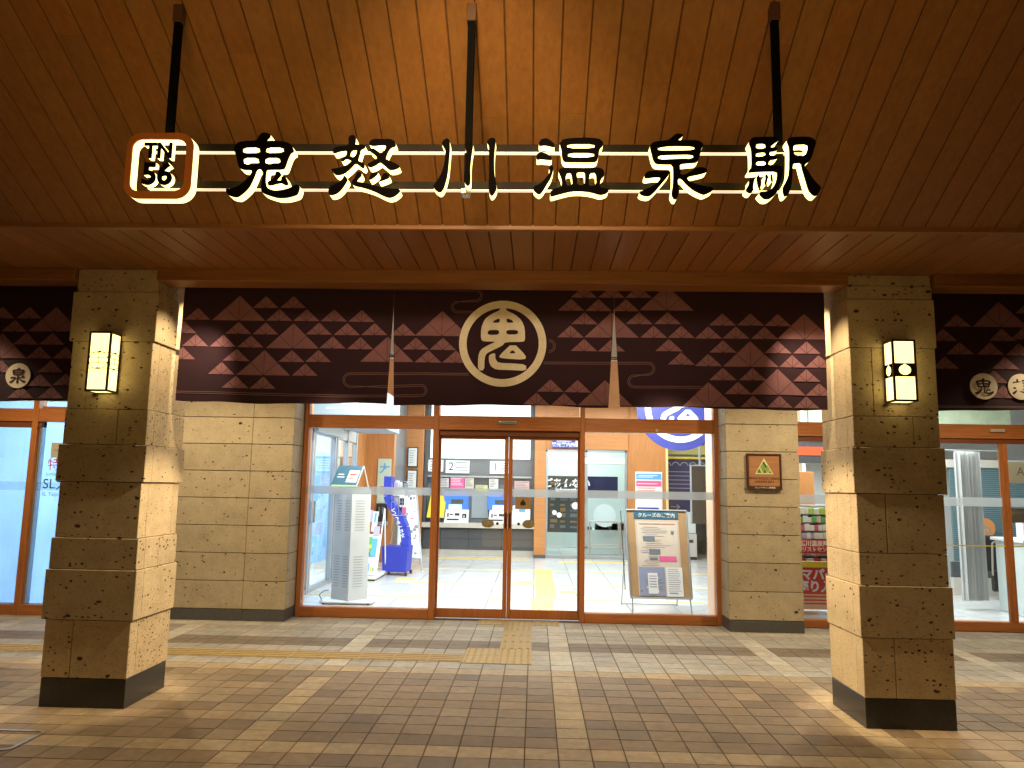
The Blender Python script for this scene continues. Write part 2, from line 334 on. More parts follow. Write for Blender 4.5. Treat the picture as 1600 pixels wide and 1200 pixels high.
GLYPH={
'oni':[[(-12920,28970),(-12760,29210),(-12510,29280),(-11930,29300),(-11870,29530),(-11730,29650),(-11510,29650),(-11360,29560),(-11430,29410),(-11570,29300),(-11030,29290),(-10630,29230),(-10450,29110),(-10320,28820),(-10460,28760),(-10560,28520),(-10670,28110),(-10750,28020),(-11410,28020),(-11460,27960),(-11470,27780),(-11470,27490),(-11390,27230),(-11180,27120),(-10930,27080),(-10620,27140),(-10370,27240),(-10210,27350),(-10070,27350),(-9990,27230),(-10070,26940),(-10210,26870),(-10540,26780),(-10910,26770),(-11220,26860),(-11480,26950),(-11620,27050),(-11650,27340),(-11590,27780),(-11610,27900),(-11720,28050),(-11860,28020),(-11930,27780),(-12030,27490),(-12150,27220),(-12390,26960),(-12600,26800),(-12740,26800),(-12980,26870),(-13100,27010),(-13140,27170),(-12910,27160),(-12660,27260),(-12390,27460),(-12180,27690),(-12070,27900),(-12070,28000),(-12460,28010),(-12630,28100),(-12720,28370),(-12810,28690)],[(-12520,29000),(-11820,29010),(-11760,28740),(-12520,28740)],[(-11520,29010),(-10800,29010),(-10750,28760),(-11540,28740)],[(-12480,28550),(-11850,28550),(-11760,28250),(-12430,28230)],[(-11540,28550),(-10930,28550),(-10870,28280),(-11530,28250)],[(-11060,27930),(-10880,27930),(-10810,27780),(-10930,27640),(-11000,27530),(-10800,27530),(-10810,27700),(-10650,27740),(-10580,27610),(-10480,27360),(-10630,27330),(-10780,27430),(-10970,27400),(-11250,27310),(-11370,27340),(-11370,27490),(-11210,27550),(-11080,27690)]],
'do':[[(-8040,29470),(-7870,29580),(-7730,29470),(-7730,29300),(-7750,29120),(-7510,29130),(-7340,29120),(-7310,29000),(-7500,28910),(-7520,28760),(-7570,28560),(-7590,28410),(-7420,28350),(-7290,28250),(-7330,28090),(-7440,28120),(-7560,28230),(-7700,28310),(-7810,28180),(-7970,28000),(-8160,27850),(-8350,27790),(-8520,27790),(-8640,27910),(-8720,28050),(-8480,28090),(-8230,28140),(-8010,28260),(-7850,28410),(-7990,28480),(-8130,28500),(-8240,28380),(-8330,28440),(-8170,28590),(-8090,28670),(-8080,28880),(-8380,28840),(-8650,28730),(-8690,28910),(-8530,29040),(-8250,29070),(-8010,29100),(-8030,29300)],[(-7900,28870),(-7640,28910),(-7690,28680),(-7780,28560),(-7940,28620)],[(-7150,29240),(-7070,29340),(-6900,29390),(-6560,29370),(-6280,29390),(-6080,29300),(-6020,29150),(-6040,29060),(-6240,29000),(-6370,28770),(-6430,28500),(-6240,28410),(-6010,28310),(-5830,28180),(-5870,28110),(-6060,28030),(-6260,28020),(-6430,28180),(-6580,28300),(-6660,28370),(-6850,28220),(-7070,28120),(-7180,28210),(-7170,28290),(-6970,28400),(-6810,28500),(-6810,28590),(-6960,28740),(-7100,28820),(-7110,28940),(-6970,28970),(-6820,28880),(-6680,28750),(-6540,28800),(-6460,28940),(-6420,29110),(-6690,29120),(-6970,29080),(-7140,29120)],[(-8160,27760),(-8070,27730),(-7990,27590),(-8080,27410),(-8240,27150),(-8430,26970),(-8650,26900),(-8760,26940),(-8790,27120),(-8700,27290),(-8500,27380),(-8310,27500),(-8190,27650)],[(-7570,27940),(-7430,27900),(-7410,27770),(-7560,27620),(-7600,27500),(-7330,27460),(-7040,27390),(-6620,27270),(-6200,27200),(-5830,27190),(-5750,27100),(-5880,26960),(-6040,26840),(-6240,26800),(-6460,26880),(-6890,27100),(-7320,27240),(-7660,27310),(-7800,27390),(-7810,27530),(-7700,27650),(-7640,27820)],[(-7080,27680),(-7010,27860),(-6840,27930),(-6700,27900),(-6830,27740),(-7000,27610),(-7090,27590)],[(-6530,27830),(-6360,27900),(-6250,27770),(-6240,27680),(-6440,27590),(-6710,27490),(-6600,27620),(-6540,27710)]],
'kawa':[[(-4100,29190),(-4010,29350),(-3870,29420),(-3760,29360),(-3730,28980),(-3760,28390),(-3800,27810),(-3920,27280),(-4030,27080),(-4140,27040),(-4310,27170),(-4400,27300),(-4320,27430),(-4130,27720),(-4000,28040),(-3930,28540),(-3910,28860),(-4000,29040)],[(-3120,29160),(-3030,29260),(-2800,29260),(-2760,29130),(-2790,28890),(-2830,28540),(-2860,28100),(-2840,27670),(-2850,27400),(-2960,27330),(-3080,27460),(-3120,27640),(-3050,27990),(-3030,28390),(-3040,28810),(-3100,29010)],[(-2200,29260),(-2100,29400),(-1970,29450),(-1840,29400),(-1820,29250),(-1860,28840),(-1870,28400),(-1840,27810),(-1760,27470),(-1740,27210),(-1830,27000),(-1960,26890),(-2060,27060),(-2080,27380),(-2070,27810),(-2090,28690),(-2100,29100)]],
'on':[[(-20,29220),(90,29390),(290,29430),(480,29330),(650,29170),(640,29030),(460,29080),(230,29130),(10,29090)],[(-110,28610),(-70,28740),(70,28830),(320,28740),(520,28610),(540,28480),(350,28490),(100,28520),(-90,28490)],[(410,28140),(490,28260),(600,28200),(600,28030),(520,27710),(330,27390),(170,27100),(40,26970),(-100,27040),(-220,27180),(-190,27330),(60,27420),(250,27620),(410,27850),(470,27970)],[(860,29220),(1010,29390),(1480,29450),(2040,29450),(2480,29420),(2680,29260),(2660,29110),(2520,28960),(2480,28640),(2400,28400),(2040,28380),(1350,28390),(1060,28390),(960,28550),(930,28930),(870,29140)],[(1180,29190),(2310,29190),(2320,28990),(1180,28980)],[(1220,28800),(2290,28800),(2290,28600),(1210,28580)],[(810,27980),(880,28110),(1100,28140),(1490,28120),(2040,28120),(2430,28150),(2650,28090),(2730,27950),(2700,27770),(2580,27660),(2540,27400),(2550,27270),(2870,27240),(2890,27110),(2760,27010),(2540,26960),(2180,27080),(1770,27130),(1360,27120),(940,27010),(670,26930),(500,26880),(480,27070),(640,27230),(940,27290),(970,27530),(900,27790)],[(1130,27880),(1320,27930),(1380,27710),(1400,27380),(1130,27360)],[(1560,27940),(1890,27960),(1920,27830),(1910,27380),(1590,27380),(1600,27710)],[(2120,27910),(2370,27940),(2390,27370),(2060,27340),(2100,27650)]],
'sen':[[(4600,29090),(4710,29250),(4990,29320),(5340,29340),(5510,29470),(5680,29630),(5900,29640),(5990,29570),(5920,29480),(5730,29350),(6140,29350),(6580,29350),(6750,29270),(6830,29150),(6710,28940),(6670,28710),(6570,28390),(6270,28360),(5840,28320),(5840,28130),(5850,27870),(5980,27840),(6120,27900),(6310,28020),(6560,28190),(6840,28160),(6970,28060),(6920,27960),(6640,27870),(6120,27760),(6170,27580),(6420,27470),(6800,27370),(7200,27300),(7170,27160),(6820,26980),(6650,27040),(6380,27180),(6110,27410),(5870,27700),(5750,27670),(5750,27410),(5800,27120),(5750,26950),(5670,26780),(5560,26800),(5470,27000),(5500,27180),(5540,27410),(5560,27840),(5550,28300),(5170,28300),(4840,28320),(4730,28500),(4650,28880)],[(4940,29030),(5450,29110),(6440,29100),(6450,28930),(5720,28900),(4940,28900)],[(4950,28690),(5450,28720),(6390,28740),(6390,28550),(5720,28540),(4940,28500)],[(4380,27860),(4530,28010),(4890,28000),(5410,28010),(5400,27870),(5220,27640),(4990,27350),(4800,27120),(4610,26940),(4470,26910),(4230,26970),(4140,27090),(4390,27200),(4750,27380),(4970,27580),(5050,27740),(4780,27740),(4380,27680)]],
'eki':[[(8680,29250),(8820,29470),(9070,29500),(9700,29510),(9910,29450),(9910,29330),(9740,29230),(9540,29040),(9790,29050),(9880,28980),(9790,28890),(9540,28860),(9510,28690),(9780,28680),(9870,28600),(9770,28530),(9530,28500),(9440,28260),(9880,28260),(10040,28200),(10030,27910),(9920,27570),(9870,27280),(9700,26990),(9450,26810),(9260,26810),(9130,26930),(9050,27050),(9110,27120),(9330,27140),(9570,27250),(9740,27510),(9810,27800),(9810,28010),(9220,28000),(8890,27980),(8640,27950),(8670,28080),(8780,28170),(8790,28860),(8750,29090)],[(9000,29210),(9360,29220),(9380,29050),(9220,28980),(8970,28990)],[(8980,28800),(9350,28850),(9370,28720),(9210,28650),(8960,28630)],[(8980,28440),(9360,28460),(9370,28270),(8950,28250)],[(8660,27650),(8880,27660),(8830,27420),(8780,27100),(8650,27060),(8490,27190),(8660,27450)],[(8960,27740),(9060,27890),(9110,27680),(9120,27390),(9050,27260),(9000,27420)],[(9320,27880),(9440,27850),(9410,27590),(9330,27410),(9280,27510),(9340,27710)],[(9540,27880),(9620,27850),(9610,27590),(9560,27570)],[(10240,29330),(10350,29480),(10760,29510),(11170,29510),(11380,29410),(11440,29250),(11370,29040),(11280,28720),(11160,28460),(10960,28320),(10930,28170),(11040,28090),(11190,27800),(11370,27540),(11580,27340),(11540,27200),(11370,26940),(11210,27000),(11060,27200),(10940,27690),(10820,28170),(10800,28380),(10480,28370),(10440,28090),(10410,27680),(10360,27340),(10240,27000),(10080,26910),(10020,27110),(10020,27340),(10180,27600),(10300,27910),(10340,28720),(10340,29070)],[(10520,29170),(11080,29200),(11110,29010),(10980,28680),(10570,28680),(10490,28900)]],
}
EMBLEM=[[(-220,2650),(190,2660),(240,2470),(840,2200),(1370,1750),(1620,1140),(1650,230),(1470,120),(200,100),(-20,-170),(-610,-470),(-1200,-780),(-1300,-1160),(-1310,-2030),(-1770,-2030),(-1790,-1020),(-1620,-490),(-1060,-140),(-470,130),(-1440,120),(-1610,310),(-1610,1110),(-1370,1800),(-890,2190),(-290,2460)],[(-240,1890),(-240,1540),(-820,1540),(-580,1770)],[(260,1890),(620,1780),(810,1550),(270,1550)],[(-1090,980),(-280,1010),(-270,650),(-1120,620)],[(260,1010),(1120,1000),(1130,680),(270,660)],[(-990,-860),(-530,-700),(-520,-1150),(-290,-1450),(750,-1480),(1750,-1560),(1760,-2030),(610,-1980),(-430,-1960),(-840,-1720),(-990,-1310)],[(760,70),(1740,-900),(1670,-1220),(-150,-1110),(-260,-920)],[(730,-460),(1000,-740),(480,-750)]]
TRI_MAIN=[(-2028,2781,1),(-1821,2783,1),(-2536,2686,1),(-2226,2684,2),(-1921,2685,1),(-1716,2685,1),(-1510,2684,1),(-1303,2683,1),(-701,2581,2),(-2635,2583,1),(-2222,2582,1),(-2019,2581,1),(-1618,2583,1),(-1408,2582,1),(-1202,2583,1),(-989,2581,1),(-1810,2477,2),(-2538,2485,1),(-2331,2483,1),(-2126,2482,1),(-1511,2480,1),(-1304,2477,1),(-890,2477,1),(-690,2476,1),(-1102,2383,2),(-2628,2385,1),(-2225,2378,1),(-1812,2375,1),(-1612,2377,1),(-795,2381,1),(-592,2382,1),(-2017,2274,2),(-2328,2276,1),(-1707,2274,1),(-2219,2175,1),(-2017,2174,1),(345,2881,1),(548,2882,1),(747,2883,1),(952,2789,2),(250,2782,1),(453,2781,1),(654,2781,1),(350,2681,1),(750,2685,1),(958,2687,1),(548,2583,2),(1356,2680,1),(1559,2682,1),(1757,2680,1),(1949,2585,2),(248,2581,1),(855,2584,1),(1056,2585,1),(1252,2582,1),(1451,2583,1),(1658,2583,1),(348,2481,1),(548,2480,1),(964,2485,1),(1355,2479,1),(1751,2479,1),(1961,2480,1),(1551,2376,2),(1053,2387,1),(1248,2378,1),(1853,2377,1),(2045,2378,1),(1350,2276,1),(1563,2277,1),(1953,2275,1),(1742,2174,2),(104,2177,1),(302,2176,1),(1457,2175,1),(2041,2173,1),(501,2079,2),(1246,2072,2),(3,2079,1),(204,2078,1),(1562,2076,1),(1750,2077,1),(1946,2076,1)]
TRI_RIGHT=[(3041,2689,1),(3347,2688,2),(3559,2791,1),(2939,2582,1),(3354,2586,1),(3511,2599,1),(3048,2485,1),(3261,2484,1),(3468,2482,1),(2940,2380,1),(3360,2380,1),(3272,2278,1),(3332,2171,1)]
TRI_LEFT=[(-3827,2685,1),(-3623,2587,2),(-4035,2683,1),(-3931,2583,1),(-3834,2485,1),(-3635,2487,1),(-4016,2380,2),(-3724,2382,1),(-3524,2382,1),(-3628,2278,1),(-3702,2173,1),(-3505,2182,1),(-3834,2080,1),(-3608,2083,1),(-4003,2273,1)]
LINES=[[(-1621,2955),(-1157,2946),(-453,2940),(-436,2937),(-421,2927),(-411,2912),(-407,2895),(-410,2877),(-420,2862),(-434,2852),(-451,2848),(-596,2845),(-596,2848),(-612,2845),(-625,2836),(-634,2822),(-637,2805),(-633,2789),(-623,2775),(-610,2766),(-594,2763),(-473,2761)],[(-494,2309),(-1371,2305),(-1392,2301),(-1409,2289),(-1420,2271),(-1423,2250),(-1418,2229),(-1405,2212),(-1387,2200),(-1366,2196),(-1127,2211),(-841,2222),(-824,2219),(-809,2209),(-799,2195),(-795,2178),(-798,2161),(-807,2146),(-822,2137),(-838,2133),(-1443,2125),(-2085,2133),(-2658,2139)],[(51,2401),(814,2406),(832,2403),(848,2393),(858,2377),(861,2359),(857,2341),(847,2325),(832,2315),(814,2311),(712,2313),(694,2309),(679,2298),(669,2283),(665,2264),(668,2246),(679,2231),(694,2221),(712,2218),(1202,2220)],[(89,2568),(108,2565),(123,2555),(134,2539),(137,2520),(134,2502),(124,2486),(108,2476),(90,2472)],[(-1620,2942),(-1156,2933),(-453,2927),(-441,2925),(-430,2918),(-423,2907),(-420,2894),(-422,2882),(-429,2871),(-439,2864),(-451,2861),(-596,2845),(-595,2835),(-607,2833),(-616,2826),(-622,2817),(-624,2806),(-621,2794),(-615,2785),(-605,2778),(-594,2776),(-473,2774)],[(-494,2297),(-1371,2293),(-1387,2289),(-1400,2280),(-1408,2266),(-1410,2250),(-1407,2234),(-1397,2221),(-1383,2212),(-1367,2209),(-1127,2198),(-841,2209),(-829,2207),(-818,2200),(-811,2190),(-808,2178),(-810,2166),(-817,2155),(-827,2148),(-839,2146),(-1444,2138),(-2085,2146),(-2659,2151)],[(52,2388),(814,2393),(828,2391),(839,2383),(846,2372),(849,2359),(846,2345),(838,2334),(827,2326),(814,2323),(712,2300),(699,2297),(688,2289),(680,2278),(677,2265),(680,2251),(687,2240),(699,2233),(712,2230),(1202,2233)],[(89,2555),(103,2553),(114,2545),(122,2534),(125,2520),(122,2507),(115,2495),(103,2487),(90,2485)]]
# ================================================================== THE SETTING
H = 2.981; SY0 = -4.525; SL = math.tan(R(28.8))
def ceil_z(y): return H + SL*(SY0-y)
# ---- pavement: every paver its own raised block in one sheet
PX, PY, OX, OY = .1895, .1852, -.04, -4.325
mb = MB(); g=.0022; hgt=.012
for i in range(-42,46):
    for j in range(-28,24):
        x0=OX+i*PX; y0=OY+j*PY
        if y0+PY>.06: continue
        # tactile paving takes some cells out
        cx,cy=x0+PX/2,y0+PY/2
        lightcol = (i-1)%10==0; lightrow = (j%10)==0
        far = y0 > -2.35  # zone by the doors coloured paler and greyer for the interior light's spill
        v=rnd.gauss(0,.055)
        if lightrow or lightcol:
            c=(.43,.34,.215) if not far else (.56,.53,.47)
            if rnd.random()<.12: v-=.18
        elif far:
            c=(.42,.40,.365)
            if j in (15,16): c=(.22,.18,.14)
        else:
            c=(.27,.20,.125)
            q=rnd.random()
            if j in (-1,1,2) : q-=.18
            if q<.16: c=(.20,.145,.09)
            elif q>.86: c=(.32,.24,.15)
        k=max(.6,1+v); hu=rnd.gauss(0,.02)
        c=(c[0]*k*(1+hu),c[1]*k,c[2]*k*(1-hu))
        tz=[rnd.uniform(-.0009,.0009) for _ in range(4)]
        a0,a1,b0,b1=x0+g,x0+PX-g,y0+g,y0+PY-g; e=.0022
        top=[(a0+e,b0+e,tz[0]),(a1-e,b0+e,tz[1]),(a1-e,b1-e,tz[2]),(a0+e,b1-e,tz[3])]
        bot=[(a0,b0,-.006),(a1,b0,-.006),(a1,b1,-.006),(a0,b1,-.006)]
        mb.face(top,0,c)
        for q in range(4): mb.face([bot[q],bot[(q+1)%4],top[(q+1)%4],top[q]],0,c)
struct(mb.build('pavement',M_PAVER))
mb=MB(); mb.face([(-60,-60,-.004),(60,-60,-.004),(60,.06,-.004),(-60,.06,-.004)])
struct(mb.build('ground',M_SAND))

# ---- tactile paving
def domes(mb,x0,x1,y0,y1,n=5):
    mb.bbox(x0+.002,x1-.002,y0+.002,y1-.002,-.003,.004,.001)
    for a in range(n):
        for b in range(n):
            cx=x0+(a+.5)*(x1-x0)/n; cy=y0+(b+.5)*(y1-y0)/n; mb.cyl((cx,cy,.0035),(cx,cy,.008),.015,8,r1=.009)
def bars(mb,x0,x1,y0,y1,alongx=True,n=4):
    mb.bbox(x0+.002,x1-.002,y0+.002,y1-.002,-.003,.004,.001)
    for a in range(n):
        if alongx:
            cy=y0+(a+.5)*(y1-y0)/n; mb.bbox(x0+.012,x1-.012,cy-.013,cy+.013,.0035,.0085,.003)
        else:
            cx=x0+(a+.5)*(x1-x0)/n; mb.bbox(cx-.013,cx+.013,y0+.012,y1-.012,.0035,.0085,.003)
mb=MB()
for a in range(2):
    for b in range(2): domes(mb,-.61+.3*a,-.31+.3*a,-2.1+.3*b,-1.8+.3*b)
x=-.61
while x>-7: bars(mb,x-.3,x,-2.06,-1.79); x-=.3
y=-1.5
for k in range(4): domes(mb,-.31,-.01,y,y+.3) if k==3 else bars(mb,-.31,-.01,y,y+.3,False); y+=.3
domes(mb,-.61,-.31,-.3,-.02); domes(mb,-.01,.29,-.3,-.02); domes(mb,-.31,-.01,-.3,-.02)
struct(mb.build('tactile_paving',M_TACT))

# ---- timber ceilings, board by board
def boards(y0,y1,zf,name,seed,tone,seg):
    r=random.Random(seed); mb=MB(); bw=.131; x=-9.2
    while x<9.2:
        y=y0-r.uniform(0,seg) if seg<50 else y0
        while y<y1:
            ye=min(y1,y+(seg*r.uniform(.7,1.2) if seg<50 else 99)); ya=max(y,y0)
            if ye>ya+.02:
                k=1+r.gauss(0,.055); h=r.gauss(0,.03)
                if r.random()<.06:k*=.86
                c=(tone[0]*k,tone[1]*k*(1+h),tone[2]*k*(1+2*h))
                a,b=x+.0018,x+bw-.0018
                z0,z1=zf(ya),zf(ye); t=.004
                mb.face([(a+t,ya,z0),(a+t,ye,z1),(b-t,ye,z1),(b-t,ya,z0)],0,c)
                mb.face([(a,ya,z0+.006),(a,ye,z1+.006),(a+t,ye,z1),(a+t,ya,z0)],0,c)
                mb.face([(b-t,ya,z0),(b-t,ye,z1),(b,ye,z1+.006),(b,ya,z0+.006)],0,c)
            y=ye+.0008
        x+=bw
    # dark backing above the joints
    mb.face([(-9.3,y0,zf(y0)+.012),(-9.3,y1,zf(y1)+.012),(9.3,y1,zf(y1)+.012),(9.3,y0,zf(y0)+.012)],1)
    return struct(mb.build(name,[M_CEIL,M_JOINT]))
boards(-13.5,SY0,ceil_z,'ceiling',3,(.285,.12,.030),4.6)
boards(SY0,-3.0,lambda y:H,'soffit',5,(.32,.135,.042),99)
mb=MB(); mb.box(-9.2,9.2,-2.998,-.06,H-.004,H+.02); struct(mb.build('inner_soffit',mat('inner_soffit_cream',(.78,.72,.62),.7,var=.05,vs=2)))
mb=MB(); mb.box(-9.2,9.2,-.06,.09,2.977,4.6); struct(mb.build('facade_fascia',mat('fascia',(.5,.42,.3),.7)))
mb=MB(); mb.bbox(-9.2,9.2,SY0-.016,SY0+.03,H-.014,H+.02,.003)
struct(mb.build('soffit_edge_trim',M_BEAM))
# roof skin so nothing leaks from the night sky
mb=MB(); mb.face([(-9.4,-13.6,ceil_z(-13.6)+.1),(9.4,-13.6,ceil_z(-13.6)+.1),(9.4,SY0,H+.1),(-9.4,SY0,H+.1)]); mb.face([(-9.4,SY0,H+.1),(9.4,SY0,H+.1),(9.4,0,H+.3),(-9.4,0,H+.3)])
mb.box(-9.2,9.2,.0,12.4,4.5,4.6); struct(mb.build('roof',M_JOINT))

# ---- beams in line with the columns
def beam(x0,x1,label):
    mb=MB(); mb.bbox(x0,x1,-3.655,-3.46,2.893,2.995,.004)
    tag(mb.build('timber_beam',M_BEAM),label,'beam','timber beams over the curtains')
beam(-2.684,2.127,'long brown timber beam above the centre curtain between the two columns')
beam(-9,-3.272,'brown timber beam left of the left stone column')
beam(2.712,9,'brown timber beam right of the right stone column')

# ---- stone columns
def column(x0,x1,y0,y1,courses,label,seed,towards):
    r=random.Random(seed)
    t=thing('stone_column',label,'column',((x0+x1)/2,(y0+y1)/2,0),'stone clad columns')
    mb=MB(); mb.box(x0+.03,x1-.03,y0+.03,y1-.03,.17,2.97,1)
    for k,(z0,z1,o,sf,ss,tone) in enumerate(courses):
        k0=tone*(1+r.gauss(0,.02)); c=tuple(q*k0 for q in (.50,.395,.25))
        def cc(): 
            k=1+r.gauss(0,.03); return tuple(q*k for q in c)
        oo=o*.65; ol,orr=(oo,o) if towards<0 else (o,oo); X0,X1,Y0,Y1=x0-ol,x1+orr,y0-o*.35,y1+o*.3; zb,zt=z0+.0015,z1-.0015
        d=.10; gp=.002
        # front: one or two blocks; the corner block wraps onto the inner side
        if sf:
            xs=X0+(X1-X0)*sf; e=r.choice((0,.0015,-.001))
            mb.bbox(X0,xs-gp,Y0,Y0+d,zb,zt,.003,0,cc()); mb.bbox(xs+gp,X1,Y0+e,Y0+d,zb,zt,.003,0,cc())
        else: mb.bbox(X0,X1,Y0,Y0+d,zb,zt,.003,0,c)
        for side in (0,1):
            xa,xb=(X0,X0+d) if side==0 else (X1-d,X1)
            ya=Y0+d+.001
            if ss:
                ys=ya+(Y1-ya)*ss; e=.002 if side==0 else -.002
                mb.bbox(xa,xb,ya,ys-gp,zb,zt,.003,0,cc()); mb.bbox(xa+e,xb+e,ys+gp,Y1,zb,zt,.003,0,cc())
            else: mb.bbox(xa,xb,ya,Y1,zb,zt,.003,0,cc())
        mb.bbox(X0+d+.001,X1-d-.001,Y1-d,Y1,zb,zt,.003,0,cc())
    mb.build('stone_cladding',[M_COL,M_JOINT],t)
    b=MB(); b.bbox(x0+.004,x1-.004,y0+.004,y1-.004,-.002,.186,.002); b.build('plinth',M_BASE,t)
    return t
CL=[(.188,.562,0,.33,0,.92),(.562,.892,.027,0,0,.84),(.892,1.102,.012,0,.42,.86),(1.102,1.48,-.006,0,.8,.88),(1.48,1.735,.022,0,0,.86),(1.735,1.98,.001,.64,.5,1.0),(1.98,2.46,-.004,.22,0,1.0),(2.46,2.815,.02,0,0,.97),(2.815,2.982,.0,0,0,.95)]
CR=[(.188,.562,.0,.35,.55,.98),(.562,.892,.014,0,0,.95),(.892,1.10,-.004,0,.55,.97),(1.10,1.487,-.004,.33,.5,.95),(1.487,1.795,.018,0,0,.93),(1.795,2.003,-.006,.7,.8,.97),(2.003,2.472,-.004,.25,.35,1.0),(2.472,2.81,.006,0,0,1.03),(2.81,2.905,-.004,0,0,.95),(2.905,2.982,-.008,0,0,.92)]
column(-3.269,-2.687,-3.616,-3.06,CL,'left stone column of porous beige blocks beside the lamp with fine arched lattice',1,1)
column(2.13,2.709,-3.616,-3.06,CR,'right stone column of porous beige blocks beside the lamp with oval cut band',2,-1)

# ---- stone piers on the facade
def pier(x0,x1,joints,label,grp='facade stone piers'):
    t=thing('stone_pier',label,'wall',((x0+x1)/2,-.2,0),grp)
    mb=MB(); mb.box(x0+.02,x1-.02,-.375,.08,.1,2.975,1)
    zs=[.122]+[.122+.2985*k for k in range(1,10)]+[2.978]
    zs=[z for z in zs if z<2.9]+[2.978]
    for a,b in zip(zs,zs[1:]):
        for xa,xb in zip([x0]+joints,joints+[x1]):
            k=1+rnd.gauss(0,.04); c=tuple(q*k for q in (.50,.425,.295))
            mb.bbox(xa+.002*(xa!=x0),xb-.002*(xb!=x1),-.395,-.345,a+.0035,b-.0035,.0025,0,c)
        for xa,xb in ((x0,x0+.05),(x1-.05,x1)):
            mb.bbox(xa,xb,-.344,.08,a+.0035,b-.0035,.0025,0,(.52,.46,.36))  # return faces paler: interior light put into their colour
    mb.build('stone_facing',[M_PIER,M_JOINT],t)
    b=MB()
    for xa,xb in zip([x0]+joints,joints+[x1]): b.bbox(xa+.001,xb-.001,-.398,.085,-.002,.118,.002)
    b.build('plinth',M_PBASE,t); return t
pier(-4.75,-2.703,[-4.2,-3.168],'wide beige stone pier between the blue sheeted window and the main entrance')
pier(2.089,2.873,[],'narrow beige stone pier carrying the small triangle plaque')

# ================================================================== FACADE JOINERY
def pane(x0,x1,y,z0,z1,parent,name='glass_pane'):
    mb=MB(); mb.box(x0,x1,y-.004,y+.004,z0,z1); return mb.build(name,M_GLASS,parent)
ent=thing('glass_entrance','wide timber framed glass entrance with two sliding doors under the centre curtain','entrance',(-.3,0,0))
X0,X1=-2.688,2.10
def bx(x0,x1,y0,y1,z0,z1,name,m,parent,b=.003):
    mb=MB(); mb.bbox(x0,x1,y0,y1,z0,z1,b); return mb.build(name,m,parent)
bx(X0,X0+.052,-.06,.08,.0,2.975,'jamb',M_FRAMEV,ent); bx(X1-.06,X1,-.06,.08,.0,2.975,'jamb',M_FRAMEV,ent)
bx(-1.185,-1.117,-.062,.08,0,2.975,'mullion',M_FRAMEV,ent); bx(.512,.568,-.062,.08,0,2.975,'mullion',M_FRAMEV,ent)
bx(X0+.053,-1.186,-.052,.07,2.136,2.288,'header',M_FRAME,ent); bx(.569,X1-.061,-.052,.07,2.13,2.285,'header',M_FRAME,ent)
hd=bx(-1.116,.511,-.075,.09,2.13,2.292,'header',M_FRAME,ent)
bx(-1.116,.511,-.03,.085,2.066,2.129,'track_cover',M_DARKFR,ent)
mb=MB(); mb.bbox(-.43,-.22,-.098,-.075,2.20,2.235,.004); mb.bbox(-.415,-.235,-.1,-.097,2.206,2.229,.001,1); mb.build('sensor',[M_ALU,M_INKG],hd)
bx(X0+.053,-1.186,-.052,.07,0.0,.107,'bottom_rail',M_FRAME,ent); bx(.569,X1-.061,-.052,.07,0.0,.1,'bottom_rail',M_FRAME,ent)
for a,b in ((X0+.052,-1.185),(.568,X1-.06)):
    pane(a,b,.02,.1,2.135,ent)
for a,b in ((X0+.052,-1.185),(-1.117,.512),(.568,X1-.06)): pane(a,b,.02,2.28,2.97,ent,'transom_pane')
for a,b in ((X0+.052,-1.185),(.568,X1-.06)):
    mb=MB(); mb.box(a,b,.010,.0145,1.372,1.462); mb.build('frosted_band',M_BAND,ent)
def door(x0,x1,meet,parent,y=.045):
    """sliding leaf; meet = side of the meeting stile"""
    bot=.0
    st=.046
    a0=(.02 if meet>0 else st); a1=(st if meet>0 else .02)
    mb=MB(); mb.bbox(x0,x0+a0,y-.02,y+.02,.012,2.065,.002); mb.bbox(x1-a1,x1,y-.02,y+.02,.012,2.065,.002)
    mb.bbox(x0+a0,x1-a1,y-.019,y+.019,.012,.112,.002); mb.bbox(x0+a0,x1-a1,y-.019,y+.019,2.03,2.065,.002)
    d=mb.build('door',M_FRAMEV,parent)
    pane(x0+a0,x1-a1,y,.112,2.03,d)
    mb=MB(); mb.box(x0+a0,x1-a1,y-.011,y-.0065,1.372,1.462); mb.build('frosted_band',M_BAND,d)
    return d
dL=door(-1.116,-.3095,1,ent); dR=door(-.3065,.511,-1,ent)
# bronze push emblems and small knobs on both leaves, hand grips at the meeting stile
for d,cx,kx in ((dL,-.535,-.425),(dR,-.068,-.182)):
    mb=MB()
    for rr,yy in ((.071,0),(.058,-.004),(.03,-.008)):
        P=[(cx+rr*math.cos(q*math.pi/16),.034+yy,1.067+rr*.68*math.sin(q*math.pi/16)) for q in range(32)]
        Q=[(p[0],p[1]-.005,p[2]) for p in P]
        mb.face(list(reversed(Q)),0)
        for q in range(32): mb.face([P[q],P[(q+1)%32],Q[(q+1)%32],Q[q]],0)
    mb.build('medallion',M_BRASS,d)
    mb=MB(); mb.cyl((kx,.036,1.067),(kx,.018,1.067),.017,16); mb.build('sensor_knob',M_DARK,d)
for d,cx in ((dL,-.332),(dR,-.284)):
    mb=MB(); mb.bbox(cx-.009,cx+.009,.004,.0245,1.02,1.19,.003); mb.build('handle',M_DARK,d)
# small wooden bell sign stuck on the right leaf
mb=MB(); mb.bbox(-.225,-.045,.024,.0335,1.235,1.372,.002)
t=mb.build('bell_sign',M_CORK,dR)
mb=MB(); 
P=[(0,30),(8,26),(22,10),(32,-10),(32,-24),(22,-34),(-22,-34),(-32,-24),(-32,-10),(-22,10),(-8,26)]
mb.mesh(poly_mesh([P],.0005,True,1e-3),0,put(-.135,.0228,1.31)); mb.cyl((-.135,.0245,1.345),(-.135,.0225,1.345),.006,10); mb.build('bell_motif',M_INK,t)
